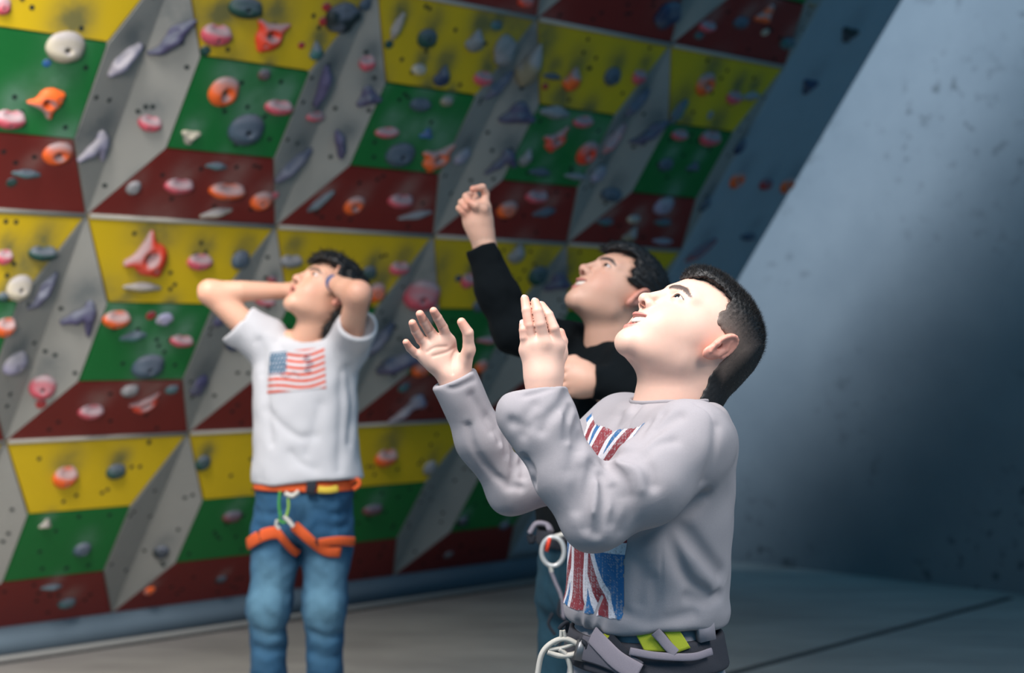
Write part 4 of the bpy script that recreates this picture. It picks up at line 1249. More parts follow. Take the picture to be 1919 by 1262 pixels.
    # flag print on the chest, worn
    def print_patch():
        nxp, nyp = 170, 220
        S, T = np.meshgrid(np.linspace(0, 1, nxp), np.linspace(0, 1, nyp)); S, T = S.ravel(), T.ravel()
        wid, hgt = .235, .30
        ctr = P(1150, 968, D); 
        cz = ctr[2]
        o_ = np.array([V3(*(P(1212, 960, D)[:2]), cz) + Lv * (-(s - .5) * wid) + V3(0, 0, (.5 - t) * hgt) + Fv * .32 for s, t in zip(S, T)])
        full = lambda p: loft(p, *zs, Fv, Lv)
        q_, hit = trace(full, o_, np.tile(-Fv, (len(o_), 1)), .02, .5, 60)
        n_ = normals(full, q_, .004).astype(float)
        # settle on the finished surface
        for _ in range(3):
            q_ = q_ - n_ * np.clip(top1(q_.astype(np.float32)), -.02, .02)[:, None] * .8
        q_ = q_ + n_ * .0009
        # two crossed diagonals and an upright cross on blue, turned on its side
        x = (T - .5) * 2 * 1.0; y = (S - .5) * 2
        red, wht, blu = np.array(lin(128, 44, 52)), np.array(lin(214, 208, 212)), np.array(lin(34, 96, 146))
        col = np.tile(blu, (len(S), 1))
        d1 = np.abs(x * .72 - y) / 1.23; d2 = np.abs(x * .72 + y) / 1.23
        dg = np.minimum(d1, d2)
        col[dg < .17] = wht; col[dg < .085] = red
        up_ = np.abs(y); ac = np.abs(x)
        cr = np.minimum(up_, ac * 1.0)
        col[cr < .30] = wht; col[cr < .18] = red
        wear = 1.0 * wob(q_, 900, .3) + .7 * wob(q_, 420, 1.9) + .5 * wob(q_, 60, .7)
        wn = (.75 * np.clip((-.35 - wear) / .5, 0, 1))[:, None]; col = col * (1 - wn) + np.array(lin(158, 152, 155)) * wn
        keep = (np.minimum(np.minimum(S, 1 - S) * wid, np.minimum(T, 1 - T) * hgt) > .003 + .002 * np.abs(wob(q_, 210, .9)))
        fs_ = [(j * nxp + i, j * nxp + i + 1, (j + 1) * nxp + i + 1, (j + 1) * nxp + i) for j in range(nyp - 1) for i in range(nxp - 1)]
        fs_ = np.array([f for f in fs_ if keep[list(f)].all() and hit[list(f)].all()])
        # keep only what lies on the trunk, not on the sleeves lying against it
        off = np.abs(top1(q_.astype(np.float32)))
        fs_ = fs_[(off[fs_] < .004).all(1)]
        o2 = add('flag_print', q_, fs_[:, ::-1], mat_attr('shirt_print', rough=.85, noise=.25, nscale=500), shirt, col=col)
        tag(o2, 'faded red, white and blue flag print')
    print_patch()
    # --- trousers
    hz = smooth_loft([(1210, 1150, .100, .135), (1208, 1200, .108, .145), (1208, 1262, .118, .155), (1210, 1320, .118, .155), (1212, 1380, .10, .15)], D)
    ankL = P(1215, 1000, D)[:2] + Lv[:2] * .10; ankR = P(1215, 1000, D)[:2] - Lv[:2] * .10
    c0 = P(1208, 1262, D)
    hipL = V3(c0[0], c0[1], .76) + Lv * .075; hipR = V3(c0[0], c0[1], .76) - Lv * .075
    def trousers(p):
        d = loft(p, *hz, Fv, Lv)
        d = smax(smax(d, p[:, 2] - hz[0][-1], .012), hz[0][0] - p[:, 2], .03)
        d = smin(d, chain(p, [hipL, V3(*ankL, .44) + Fv * .02, V3(*ankL, .07)], [.085, .062, .055], .05), .04)
        d = smin(d, chain(p, [hipR, V3(*ankR, .44) + Fv * .02, V3(*ankR, .07)], [.085, .062, .055], .05), .04)
        d = d + .0035 * wob(p, 34, 1.1) + .002 * wob(p, 80, .4)
        return smax(d, .035 - p[:, 2], .01)
    c = P(1208, 1262, D)
    pv, pf = mesh_sdf(trousers, (c[0] - .24, c[1] - .26, .02), (c[0] + .24, c[1] + .26, .95), .009)
    add('trousers', pv, pf, mat_plain('grey_sweat', (150, 146, 152), .9, 0, .07, 300, .3, 1200), r0)
    shoes(r0, [ankL, ankR], Fv, (60, 64, 72))
    # --- climbing harness
    hs = smooth_loft([(1210, 1160, .112, .146), (1208, 1200, .120, .154), (1208, 1240, .126, .160), (1208, 1280, .128, .162)], D)
    zt, zb = P(1208, 1176, D)[2], P(1208, 1238, D)[2]
    def belt(p):
        d = loft(p, *hs, Fv, Lv)
        tilt = (p[:, 0] - c0[0]) * .10
        d = smax(d, -(loft(p, *hs, Fv, Lv) + .010), .003)
        return smax(smax(d, p[:, 2] - zt - tilt * .3, .006), zb - p[:, 2] + tilt * .2, .006)
    hb = np.array([c0[0], c0[1]])
    bv_, bf_ = mesh_sdf(belt, (hb[0] - .2, hb[1] - .22, .80), (hb[0] + .2, hb[1] + .22, .97), .0042)
    har = add('harness', bv_, bf_, mat_plain('harness_dark', (62, 62, 68), .85, 0, .1, 300, .4, 900), r0)
    tag(har, 'dark grey padded climbing harness belt')
    bsurf = lambda p: loft(p, *hs, Fv, Lv)
    lime = mat_plain('lime_mesh', (176, 184, 44), .8, 0, .12, 900, .5, 1600)
    lil = mat_plain('lilac_webbing', (138, 130, 138), .85, 0, .08, 500, .3, 1400)
    drk = mat_plain('dark_webbing', (44, 46, 52), .85, 0, .08, 500, .3, 1400)
    for cs in ([(1191, 1186), (1222, 1181), (1247, 1222), (1208, 1221)], [(1240, 1179), (1268, 1175), (1292, 1215), (1268, 1224)], [(1131, 1190), (1150, 1187), (1157, 1197), (1138, 1199)], [(1160, 1232), (1176, 1229), (1180, 1235), (1166, 1237)]):
        vs, fs, *_ = patch_px(cs, 14, 10, bsurf, 2.2, .004, .003); tag(add('mesh_pad', vs, fs, lime, har), 'lime green mesh pad')
    for pts, w_, m_ in [([(1228, 1182), (1246, 1208), (1262, 1226)], .016, lil), ([(1120, 1193), (1140, 1215), (1165, 1240), (1200, 1262)], .030, lil), ([(1185, 1222), (1230, 1230), (1290, 1232), (1325, 1222)], .012, lil),
                        ([(1145, 1198), (1165, 1222), (1180, 1238)], .022, drk), ([(1095, 1215), (1130, 1225), (1165, 1240), (1195, 1262)], .040, mat_plain('grey_webbing', (92, 90, 98), .85, 0, .08, 400, .3, 1400))]:
        v, f = strap_px(pts, bsurf, 2.2, w_, .004, .011 if m_ is lil else .006); add('strap', v, f, m_, har)
    bp = on_px([(1316, 1185)], bsurf, 2.2)[0]
    vs, fs = box_mesh(bp + V3(.004, -.004, .004), V3(.0125, .005, .002), V3(.003, -.0045, 0), V3(-.002, 0, .0165))
    add('buckle', vs, fs, mat_plain('lilac_plastic', (152, 144, 150), .6, 0, .05, 300), har, smooth=False)
    vs, fs = tube(spline([P(1318, 1200, 2.56), P(1332, 1205, 2.56), P(1350, 1245, 2.57), P(1340, 1252, 2.57), P(1322, 1232, 2.57), P(1315, 1250, 2.57)], 26), .0062, 10, flat=.55)
    add('webbing_tail', *quads(vs, fs), lil, har)
    # rope-like tie-in loops at the front, off-white
    ow = mat_plain('offwhite_webbing', (196, 190, 180), .85, 0, .08, 600, .4, 1600)
    zf = 2.545
    for pts, rr in [([(1090, 1212), (1060, 1198), (1035, 1205), (1016, 1225), (1008, 1262), (1006, 1300), (1030, 1330), (1062, 1310), (1070, 1262), (1062, 1230), (1048, 1216)], .0075),
                    ([(1026, 1222), (1050, 1229), (1078, 1226), (1090, 1216)], .0085), ([(1052, 1182), (1050, 1198), (1038, 1208)], .005), ([(1056, 1182), (1062, 1200), (1080, 1206)], .005), ([(1028, 1218), (1055, 1214), (1076, 1206)], .006)]:
        v, f = tube(spline([P(a, b, zf) for a, b in pts], 60), rr, 10, flat=.6)
        add('tie_in_loop', *quads(v, f), ow, har)
    v, f = tube(spline([P(1048, 1180, 2.55), P(1054, 1172, 2.55), P(1064, 1168, 2.56), P(1060, 1186, 2.56)], 20), .0035, 8)
    add('cord', *quads(v, f), drk, har)
    vs, fs = box_mesh(P(1096, 1222, 2.535), V3(.013, .006, -.004), V3(.003, -.004, 0), V3(.004, 0, .016))
    add('buckle', vs, fs, mat_plain('grey_metal', (120, 120, 122), .4, .7), har, smooth=False)
    v, f = tube([P(1088, 1200, 2.53), P(1100, 1208, 2.525), P(1104, 1240, 2.525)], .004, 8); add('strap', *quads(v, f), drk, har)
    return r0
build_front()
# ------------------------------------------------------------------ middle person: black top, one fist raised
def build_middle():
    D = 3.75
    th = math.radians(24)
    Fv = V3(-math.cos(th), -math.sin(th), 0); Lv = V3(math.sin(th), -math.cos(th), 0)
    base = P(1110, 1000, D); base[2] = 0
    r0 = root('person', base, 'smiling person in a black long-sleeved top raising one bent hand', 'person')
    yw = math.radians(22)
    R = frame_from(V3(-math.cos(yw), -math.sin(yw), 0), 42, 3)
    # chin (local .108, 0, -.09) is seen at (1061, 557)
    q = R @ V3(.108, 0, -.090)
    chin = P(1061, 556, D + q[1])
    H = Head(chin - q, R, 1.0, 'smile', .92, 1.05, .97, SKIN * np.array([.92, .83, .76]))
    neck0 = H.wor((-.012, 0, -.035)); neck1 = P(1150, 672, D)
    def neck(p):
        d = rc(p, neck0, neck1, .047, .053)
        return smin(d, rc(p, H.wor((.015, 0, -.060)), P(1128, 655, D), .034, .042), .035)
    headneck = lambda p: smin(H.sdf(p), neck(p), .020)
    o = H.o
    hv, hf = mesh_sdf(headneck, o + V3(-.17, -.13, -.20), o + V3(.16, .13, .15), .0022)
    hc = H.colour(hv)
    # raised right hand: finger and thumb tips closed to a ring, the others curled
    z = 3.70
    cp = lambda x, y, dz=0.0: P(840 + x / 8.703, 335 + y / 8.703, z + dz)
    fg = [[cp(600, 470, 0), cp(610, 250, .004), cp(560, 140, -.006), cp(400, 170, -.020)],
          [cp(520, 440, .010), cp(400, 250, .020), cp(290, 290, .0), cp(330, 400, -.022)],
          [cp(430, 470, .016), cp(300, 340, .018), cp(215, 390, -.004), cp(290, 470, -.022)],
          [cp(360, 520, .018), cp(230, 430, .016), cp(175, 480, -.002), cp(240, 530, -.016)]]
    tb = [cp(560, 640, -.010), cp(570, 500, -.024), cp(450, 440, -.034), cp(360, 390, -.032)]
    wr = cp(540, 860, .004)
    SRt, EL, CU = P(1105, 660, D + .10), P(968, 622, 3.70), P(902, 466, 3.70)
    def fist(p):
        d = hand_sdf(p, wr, fg, tb, 1.05, (.0095, .0088, .0080, .0070), .006)
        d = smin(d, ell(p, cp(450, 640, 0), (.032, .022, .040)), .02)
        return smin(d, rc(p, cp(520, 760, .004), cp(610, 1180, .004), .027, .029), .02)
    c = P(890, 405, z)
    fv_, ff_ = mesh_sdf(fist, c + V3(-.075, -.07, -.12), c + V3(.075, .08, .09), .0021)
    # left hand held in front of the chest, loosely closed, seen from its back
    z2 = 3.56
    f2 = [[P(1068, 690, z2), P(1052, 694, z2 - .01), P(1046, 708, z2 - .004), P(1056, 716, z2 + .008)],
          [P(1068, 704, z2 - .004), P(1050, 710, z2 - .012), P(1046, 724, z2 - .004), P(1057, 729, z2 + .008)],
          [P(1070, 718, z2 - .004), P(1054, 724, z2 - .010), P(1051, 736, z2), P(1060, 740, z2 + .01)],
          [P(1073, 731, z2), P(1060, 737, z2 - .004), P(1058, 746, z2 + .004), P(1066, 749, z2 + .012)]]
    t2 = [P(1094, 690, z2 + .008), P(1076, 676, z2 + .012), P(1062, 676, z2 + .014), P(1050, 684, z2 + .014)]
    w2 = P(1108, 716, z2 + .004)
    def hand2(p):
        d = hand_sdf(p, w2, f2, t2, 1.1, k=.006)
        d = smin(d, ell(p, P(1086, 712, z2 + .002), (.030, .022, .038)), .016)
        return smin(d, rc(p, P(1100, 714, z2 + .004), P(1140, 716, z2 + .03), .034, .032), .02)
    c = P(1080, 712, z2)
    gv_, gf_ = mesh_sdf(hand2, c + V3(-.08, -.07, -.08), c + V3(.10, .10, .08), .0024)
    zz = smooth_loft([(1146, 660, .05, .09), (1125, 710, .085, .13), (1112, 850, .09, .125), (1108, 985, .09, .125), (1108, 1060, .095, .13)], D)
    SLt, EL2 = P(1190, 690, D - .14), P(1230, 800, D - .16)
    def trunk(p):
        d = loft(p, *zz, Fv, Lv)
        d = smax(smax(d, p[:, 2] - zz[0][-1], .02), zz[0][0] - p[:, 2], .02)
        d = smin(d, rc(p, neck1, P(1130, 740, D), .05, .07), .03)
        d = smin(d, chain(p, [SRt, EL, P(905, 450, 3.70)], [.045, .034, .026]), .03)
        return smin(d, chain(p, [SLt, EL2, w2], [.045, .034, .027]), .03)
    tv, tf = mesh_sdf(trunk, (-.12, 3.42, .78), (.42, 4.02, 1.64), .010)
    bv, bf = join([(hv, hf), (fv_, ff_), (gv_, gf_), (tv, tf)])
    sk = SKIN * np.array([.92, .83, .76])
    bc = np.vstack([hc, hand_colour(fv_, fg, tb, sk), hand_colour(gv_, f2, t2, sk), np.tile(sk, (len(tv), 1))])
    body = add('body', bv, bf, mat_attr('skin'), r0, col=bc)
    H.eyes(r0, (.30, .10)); H.teeth(r0)
    # hair: straight, dark, fringe and a lock before the ear
    poly = [(.106, .060), (.094, .070), (.080, .079), (.056, .086), (.046, .074), (.044, .056), (.040, .040), (.034, .018), (.022, .020), (.008, .024), (-.014, .030), (-.034, .012), (-.044, -.020), (-.058, -.046), (-.080, -.055), (-.18, -.06), (-.18, .2), (.13, .2)]
    def hair(p):
        q = H.loc(p); a = np.abs(q[:, 1])
        top = np.clip((q[:, 2] - .02) / .06, 0, 1)
        front = np.clip((q[:, 0] - .02) / .05, 0, 1) * np.clip((q[:, 2] - .06) / .02, 0, 1)
        ang = np.arctan2(q[:, 1], q[:, 2] - .02)
        lock = .0016 * np.sin(ang * 34 + 3 * wob(p, 60, .7)) + .001 * np.sin(ang * 71 + 2 * wob(p, 90, .2))
        t = .0065 + .0085 * top + .006 * front + lock
        d = smin(H.core(np.column_stack([q[:, 0], a, q[:, 2]])), neck(p), .020) - t
        return smax(d, poly_sdf(q[:, 0] + .004 * np.sin(ang * 20), q[:, 2] + .003 * np.sin(ang * 26), poly), .006)
    gv, gf = mesh_sdf(hair, o + V3(-.13, -.13, -.14), o + V3(.18, .13, .16), .0030)
    rg = np.random.default_rng(5)
    tris = tri(gf); A = gv[tris]; ar = np.linalg.norm(np.cross(A[:, 1] - A[:, 0], A[:, 2] - A[:, 0]), axis=1)
    n = 9000; pick = rg.choice(len(tris), n, p=ar / ar.sum()); w = rg.dirichlet((1, 1, 1), n)
    pts = (A[pick] * w[:, :, None]).sum(1); nr = normals(hair, pts, .003).astype(float)
    flow = R[:, 0] * .8 - R[:, 2] * .4 + np.sign(H.loc(pts)[:, 1:2]) * R[:, 1] * .3
    flow = flow - nr * (flow * nr).sum(1)[:, None]
    dark = np.array(lin(20, 18, 18))
    bl = blades(pts - nr * .002, nr, flow + nr * .28, .020, .0011, .15, dark * rg.uniform(.6, 1.6, (n, 1)), rg)
    v2, f2_ = join([(gv, tri(gf)), (bl[0], bl[1])])
    add('hair', v2, f2_, mat_attr('hair'), r0, col=np.vstack([np.tile(dark, (len(gv), 1)), bl[2]]))
    # black top
    zs = smooth_loft([(1152, 640, .050, .075), (1140, 668, .085, .135), (1122, 720, .112, .165), (1112, 850, .118, .160), (1108, 940, .118, .155), (1106, 992, .116, .152)], D)
    cuff2 = P(1114, 716, z2 + .006)
    sR = [SRt, EL, P(930, 545, 3.70), CU]; rR = [.066, .050, .045, .036]
    sL = [SLt, P(1240, 760, D - .18), P(1190, 735, 3.58), cuff2]; rL = [.064, .052, .046, .040]
    aR = unit(CU - P(930, 545, 3.70)); aL = unit(cuff2 - P(1170, 722, 3.57))
    def topb(p):
        d = loft(p, *zs, Fv, Lv)
        d = smin(d, rc(p, P(1150, 672, D), SLt, .055, .060), .04); d = smin(d, rc(p, P(1140, 675, D), SRt, .055, .060), .04)
        d = smax(smax(d, p[:, 2] - zs[0][-1], .02), zs[0][0] - p[:, 2], .012)
        eR = chain(p, sR, rR, .03); eL = chain(p, sL, rL, .03)
        eR = smax(eR, (p - CU.astype(p.dtype)) @ aR.astype(p.dtype) - .004, .005); eL = smax(eL, (p - cuff2.astype(p.dtype)) @ aL.astype(p.dtype) - .003, .005)
        d = smin(smin(d, eR, .03), eL, .02)
        d = d + .003 * wob(p, 42, .9) + .0015 * wob(p, 90, 2.1)
        e = rc(p, H.wor((-.005, 0, -.06)), P(1146, 662, D), .060, .060)
        e = np.minimum(e, rc(p, CU + aR * .006, CU + aR * .08, .026, .034)); e = np.minimum(e, rc(p, cuff2 + aL * .006, cuff2 + aL * .08, .030, .038))
        return smax(d, -e, .004)
    sv, sf = mesh_sdf(topb, (-.17, 3.40, .86), (.45, 4.05, 1.68), .0046)
    shirt = add('long_sleeved_top', sv, sf, mat_plain('black_jersey', (11, 16, 19), .95, 0, .1, 300, .3, 1000), r0)
    # jeans and harness
    hz = smooth_loft([(1106, 975, .10, .135), (1106, 1020, .105, .14), (1106, 1090, .112, .15), (1106, 1150, .10, .145)], D)
    c0 = P(1106, 1060, D)
    ank = [c0[:2] + Lv[:2] * s * .10 for s in (1, -1)]
    hips = [V3(c0[0], c0[1], .74) + Lv * s * .075 for s in (1, -1)]
    def jeans(p):
        d = loft(p, *hz, Fv, Lv)
        d = smax(smax(d, p[:, 2] - hz[0][-1], .012), hz[0][0] - p[:, 2], .03)
        for a, h in zip(ank, hips): d = smin(d, chain(p, [h, V3(*a, .42) + Fv * .02, V3(*a, .06)], [.088, .066, .056], .05), .035)
        d = d + .004 * wob(p, 36, .3) + .002 * wob(p, 85, 1.4)
        return smax(d, .035 - p[:, 2], .01)
    pv, pf = mesh_sdf(jeans, (c0[0] - .24, c0[1] - .26, .02), (c0[0] + .24, c0[1] + .26, .98), .010)
    jeans_o = add('jeans', pv, pf, mat_plain('teal_denim', (44, 74, 88), .85, 0, .25, 120, .4, 700), r0)
    shoes(r0, ank, Fv, (50, 54, 60))
    js = lambda p: loft(p, *hz, Fv, Lv)
    hs = tuple(hz[:3]) + (hz[3] + .012, hz[4] + .012)
    zt, zb = P(0, 992, D)[2], P(0, 1022, D)[2]
    belt = lambda p: smax(smax(smax(loft(p, *hs, Fv, Lv), -(loft(p, *hs, Fv, Lv) + .009), .003), p[:, 2] - zt, .005), zb - p[:, 2], .005)
    v, f = mesh_sdf(belt, (c0[0] - .2, c0[1] - .22, .80), (c0[0] + .2, c0[1] + .22, 1.0), .006)
    har = add('harness', v, f, mat_plain('harness_dark', (62, 62, 68)), r0)
    ow = mat_plain('offwhite_webbing', (196, 190, 180))
    zr = 3.60
    t = np.linspace(0, 2 * math.pi, 40, endpoint=False)
    ring = np.array([P(1036 + 21 * math.cos(a), 1034 + 27 * math.sin(a), zr + .004 * math.sin(a)) for a in t])
    vs, fs = tube(ring, .0052, 10, True)
    tag(add('carabiner', vs, fs, mat_plain('white_metal', (206, 204, 200), .35, .3), har), 'white oval carabiner')
    v, f = tube([P(1030, 1008, zr - .008), P(1027, 1022, zr - .008), P(1024, 1034, zr - .008)], .0042, 8)
    tag(add('carabiner_gate', *quads(v, f), mat_plain('gate_red', (226, 62, 28), .5), har), 'red gate sleeve')
    for pts, rr, m in [([(1100, 990), (1070, 998), (1048, 1004), (1036, 1008)], .013, ow), ([(1030, 1058), (1034, 1072)], .011, ow), ([(1032, 1070), (1042, 1095), (1052, 1120), (1056, 1160)], .010, mat_plain('lilac_webbing', (138, 130, 138))),
                       ([(1052, 1118), (1046, 1150), (1060, 1165), (1054, 1195), (1040, 1230)], .008, mat_plain('dark_webbing', (44, 46, 52))), ([(1035, 1150), (1028, 1170), (1040, 1190)], .008, mat_plain('dark_webbing', (44, 46, 52)))]:
        v, f = tube(spline([P(a, b, zr + .01) for a, b in pts], 24), rr, 10, flat=.45); add('sling', *quads(v, f), m, har)
    v, f = tube(spline([P(992, 1000, 3.62), P(1005, 982, 3.62), P(1025, 984, 3.62), P(1032, 996, 3.61)], 20), .012, 10, flat=.5)
    add('gear_loop', *quads(v, f), mat_plain('lilac_webbing', (138, 130, 138)), har)
    v, f = tube(spline([P(992, 1003, 3.62), P(996, 1016, 3.62), P(1000, 1003, 3.62)], 14), .007, 8); add('gear_loop', *quads(v, f), mat_plain('dark_webbing', (44, 46, 52)), har)
    return r0
build_middle()
# ------------------------------------------------------------------ left person: white T-shirt, hands on the head
def build_left():
    D = 4.70
    Fv = unit(V3(-.14, -.99, 0)); Lv = unit(V3(.99, -.14, 0))
    base = P(575, 1000, D); base[2] = 0
    r0 = root('person', base, 'person in a white flag T-shirt and orange harness with both hands behind the head', 'person')
    yw = math.radians(29)
    R = frame_from(V3(-math.cos(yw), -math.sin(yw), 0), 37, 4)
    sk = SKIN * np.array([.90, .79, .70])
    q = R @ V3(.108, 0, -.090)
    H = Head(P(532, 566, D + q[1] - .02) - q, R, 1.0, 'open', .85, 1.1, .95, sk)
    neck0 = H.wor((-.010, 0, -.035)); neck1 = P(580, 650, D)
    def neck(p):
        d = rc(p, neck0, neck1, .044, .050)
        return smin(d, rc(p, H.wor((.015, 0, -.060)), P(570, 640, D - .02), .032, .040), .035)
    headneck = lambda p: smin(H.sdf(p), neck(p), .020)
    o = H.o
    hv, hf = mesh_sdf(headneck, o + V3(-.17, -.15, -.22), o + V3(.16, .15, .16), .0025)
    hc = H.colour(hv)
    # arms: elbows out, hands at the back of the head
    SR_, ER_, WR = P(494, 640, D + .01), P(393, 548, 4.68), P(540, 546, 4.76)
    SL_, EL_, WL = P(650, 655, D - .02), P(672, 551, 4.50), P(632, 534, 4.61)
    # right hand, mostly hidden behind the jaw
    zb = 4.80
    f1 = [[P(566, 540, zb), P(582, 534, zb + .03), P(594, 532, zb + .05), P(602, 532, zb + .06)], [P(566, 547, zb), P(584, 544, zb + .03), P(596, 543, zb + .05), P(604, 543, zb + .06)],
          [P(565, 554, zb), P(583, 553, zb + .03), P(594, 553, zb + .05), P(602, 553, zb + .06)], [P(563, 560, zb), P(577, 561, zb + .03), P(587, 562, zb + .05), P(594, 562, zb + .06)]]
    t1 = [P(545, 540, zb - .02), P(556, 530, zb - .02), P(566, 524, zb - .01), P(574, 520, zb)]
    def armR(p):
        d = chain(p, [SR_, ER_], [.044, .033]); e = chain(p, [ER_, P(450, 546, 4.70), WR], [.033, .031, .023])
        d = smin(d, e, .022)
        return smin(d, hand_sdf(p, WR, f1, t1, 1.0), .012)
    a1v, a1f = mesh_sdf(armR, P(375, 720, 4.6) * np.array([1, 0, 1]) + V3(-.02, 4.55, -.0), P(615, 505, 4.9) * np.array([1, 0, 1]) + V3(.03, 4.93, .04), .0036)
    # left hand lies on the hair, thumb up, wristband
    zl = 4.63
    f2 = [[P(644, 520, zl + .01), P(652, 512, zl + .02), P(657, 511, zl + .03), P(661, 513, zl + .045)], [P(646, 526, zl + .012), P(656, 519, zl + .03), P(662, 518, zl + .045), P(666, 520, zl + .06)],
          [P(647, 532, zl + .02), P(657, 527, zl + .04), P(663, 526, zl + .055), P(667, 528, zl + .07)], [P(646, 538, zl + .03), P(655, 535, zl + .05), P(661, 534, zl + .06), P(665, 535, zl + .07)]]
    t2 = [P(628, 528, zl), P(631, 517, zl - .004), P(634, 509, zl - .004), P(636.5, 501, zl)]
    def armL(p):
        d = chain(p, [SL_, EL_], [.044, .034]); e = chain(p, [EL_, P(648, 543, 4.55), WL], [.034, .034, .025])
        d = smin(d, e, .022)
        return smin(d, hand_sdf(p, WL, f2, t2, .95), .012)
    a2v, a2f = mesh_sdf(armL, P(600, 720, 4.6) * np.array([1, 0, 1]) + V3(-.03, 4.40, 0), P(700, 490, 4.8) * np.array([1, 0, 1]) + V3(.02, 4.80, .02), .0036)
    zz = smooth_loft([(580, 640, .05, .09), (574, 690, .085, .13), (574, 800, .085, .125), (575, 900, .085, .125), (572, 960, .09, .13)], D)
    def trunk(p):
        d = loft(p, *zz, Fv, Lv)
        d = smax(smax(d, p[:, 2] - zz[0][-1], .02), zz[0][0] - p[:, 2], .02)
        d = smin(d, rc(p, neck1, P(578, 720, D), .05, .07), .03)
        return smin(d, chain(p, [SR_, P(575, 660, D), SL_], [.04, .06, .04]), .03)
    tv, tf = mesh_sdf(trunk, (-.85, 4.50, .78), (-.40, 4.95, 1.42), .011)
    bv, bf = join([(hv, hf), (a1v, a1f), (a2v, a2f), (tv, tf)])
    ac = lambda v, f_, t_: hand_colour(v, f_, t_, sk)
    def elbow(c, v, e):
        w = np.exp(-(np.linalg.norm(v - e, axis=1) / .04) ** 2)[:, None] * .5
        return c * (1 - w) + sk * np.array([1.05, .75, .72]) * w
    bc = np.vstack([hc, elbow(ac(a1v, f1, t1), a1v, ER_), elbow(ac(a2v, f2, t2), a2v, EL_), np.tile(sk, (len(tv), 1))])
    body = add('body', bv, bf, mat_attr('skin'), r0, col=bc)
    H.eyes(r0, (.25, .10))
    v, f = tube([WL + (WL - EL_) * k for k in (.06, .12, .18)], .0275, 18); add('wristband', *quads(v, f), mat_plain('blue_band', (28, 78, 130), .7), r0)
    # hair: longer, loose dark waves over the neck
    poly = [(.108, .058), (.100, .076), (.082, .082), (.062, .078), (.048, .066), (.040, .046), (.036, .020), (.030, -.006), (.018, .004), (.010, .020), (-.010, .020), (-.022, -.004), (-.022, -.050), (-.032, -.095), (-.060, -.125), (-.2, -.13), (-.2, .2), (.14, .2)]
    def hair(p):
        q = H.loc(p); a = np.abs(q[:, 1])
        top = np.clip((q[:, 2] - .00) / .06, 0, 1)
        front = np.clip((q[:, 0] - .02) / .05, 0, 1) * np.clip((q[:, 2] - .05) / .02, 0, 1)
        t = .015 + .006 * top + .006 * front + .0045 * wob(p, 95, .5) + .003 * wob(p, 190, 1.5)
        back = rc(q, (-.055, 0, .0), (-.070, 0, -.075), .050, .034)
        d = smin(np.minimum(H.core(np.column_stack([q[:, 0], a, q[:, 2]])), neck(p) + .002) - t, back + .004 * wob(p, 110, 2.5), .02)
        ang = np.arctan2(q[:, 1], q[:, 2] - .02)
        return smax(d, poly_sdf(q[:, 0] + .006 * np.sin(ang * 15), q[:, 2] + .005 * np.sin(ang * 19 + 1), poly), .008)
    gv, gf = mesh_sdf(hair, o + V3(-.14, -.17, -.20), o + V3(.22, .17, .18), .0036)
    rg = np.random.default_rng(8)
    tris = tri(gf); A = gv[tris]; ar = np.linalg.norm(np.cross(A[:, 1] - A[:, 0], A[:, 2] - A[:, 0]), axis=1)
    n = 6000; pick = rg.choice(len(tris), n, p=ar / ar.sum()); w = rg.dirichlet((1, 1, 1), n)
    pts = (A[pick] * w[:, :, None]).sum(1); nr = normals(hair, pts, .004).astype(float)
    dark = np.array(lin(22, 19, 18))
    flow = -R[:, 2] * .5 + R[:, 0] * .2 + nr * .6
    bl = blades(pts - nr * .002, nr, flow, .022, .0020, .35, dark * rg.uniform(.6, 1.6, (n, 1)), rg)
    v2, f2_ = join([(gv, tri(gf)), (bl[0], bl[1])])
    add('hair', v2, f2_, mat_attr('hair'), r0, col=np.vstack([np.tile(dark, (len(gv), 1)), bl[2]]))
    # white T-shirt
    zs = smooth_loft([(580, 632, .050, .070), (577, 648, .080, .120), (573, 680, .100, .152), (573, 760, .112, .154), (574, 830, .116, .155), (576, 880, .120, .163), (578, 900, .120, .166)], D)
    sR = [P(500, 636, D + .01), P(452, 612, D - .005)]; sL = [P(648, 648, D - .02), P(670, 612, 4.58)]
    aR = unit(ER_ - SR_); aL = unit(EL_ - SL_)
    G = []
    def tee0(p):
        d = loft(p, *zs, Fv, Lv)
        d = smin(d, rc(p, P(576, 655, D), sR[0], .062, .066), .04); d = smin(d, rc(p, P(580, 655, D), sL[0], .062, .062), .04)
        d = smax(smax(d, p[:, 2] - zs[0][-1], .02), zs[0][0] + .010 * np.sin((p[:, 0] + .60) * 14 + .3) - p[:, 2], .008)
        eR = rc(p, sR[0], sR[1], .066, .066); eR = smax(eR, (p - sR[1].astype(p.dtype)) @ aR.astype(p.dtype) - .012, .006)
        eL = rc(p, sL[0], sL[1], .064, .060); eL = smax(eL, (p - sL[1].astype(p.dtype)) @ aL.astype(p.dtype) - .010, .006)
        return smin(smin(d, eR, .03), eL, .03)
    surf = lambda pts: [k for k in on_px(np.asarray(spline(np.array(pts, float), 8)), tee0, 4.3) if np.isfinite(k).all() and k[1] < 5.2]
    for pts, amp, wid in [([(500, 770), (530, 800), (560, 820), (590, 818)], .006, .012), ([(545, 850), (565, 870), (590, 880)], .005, .012), ([(498, 690), (500, 760), (508, 830)], .006, .014), ([(640, 700), (640, 780), (636, 880)], .005, .016),
                          ([(520, 640), (535, 665), (560, 672)], .005, .012), ([(655, 690), (662, 760), (656, 830)], .006, .014), ([(488, 640), (492, 665), (490, 700)], .006, .012), ([(460, 600), (478, 640)], .005, .010), ([(600, 760), (590, 800), (575, 850)], .004, .016)]:
        G.append((surf(pts), amp * 1.5, wid))
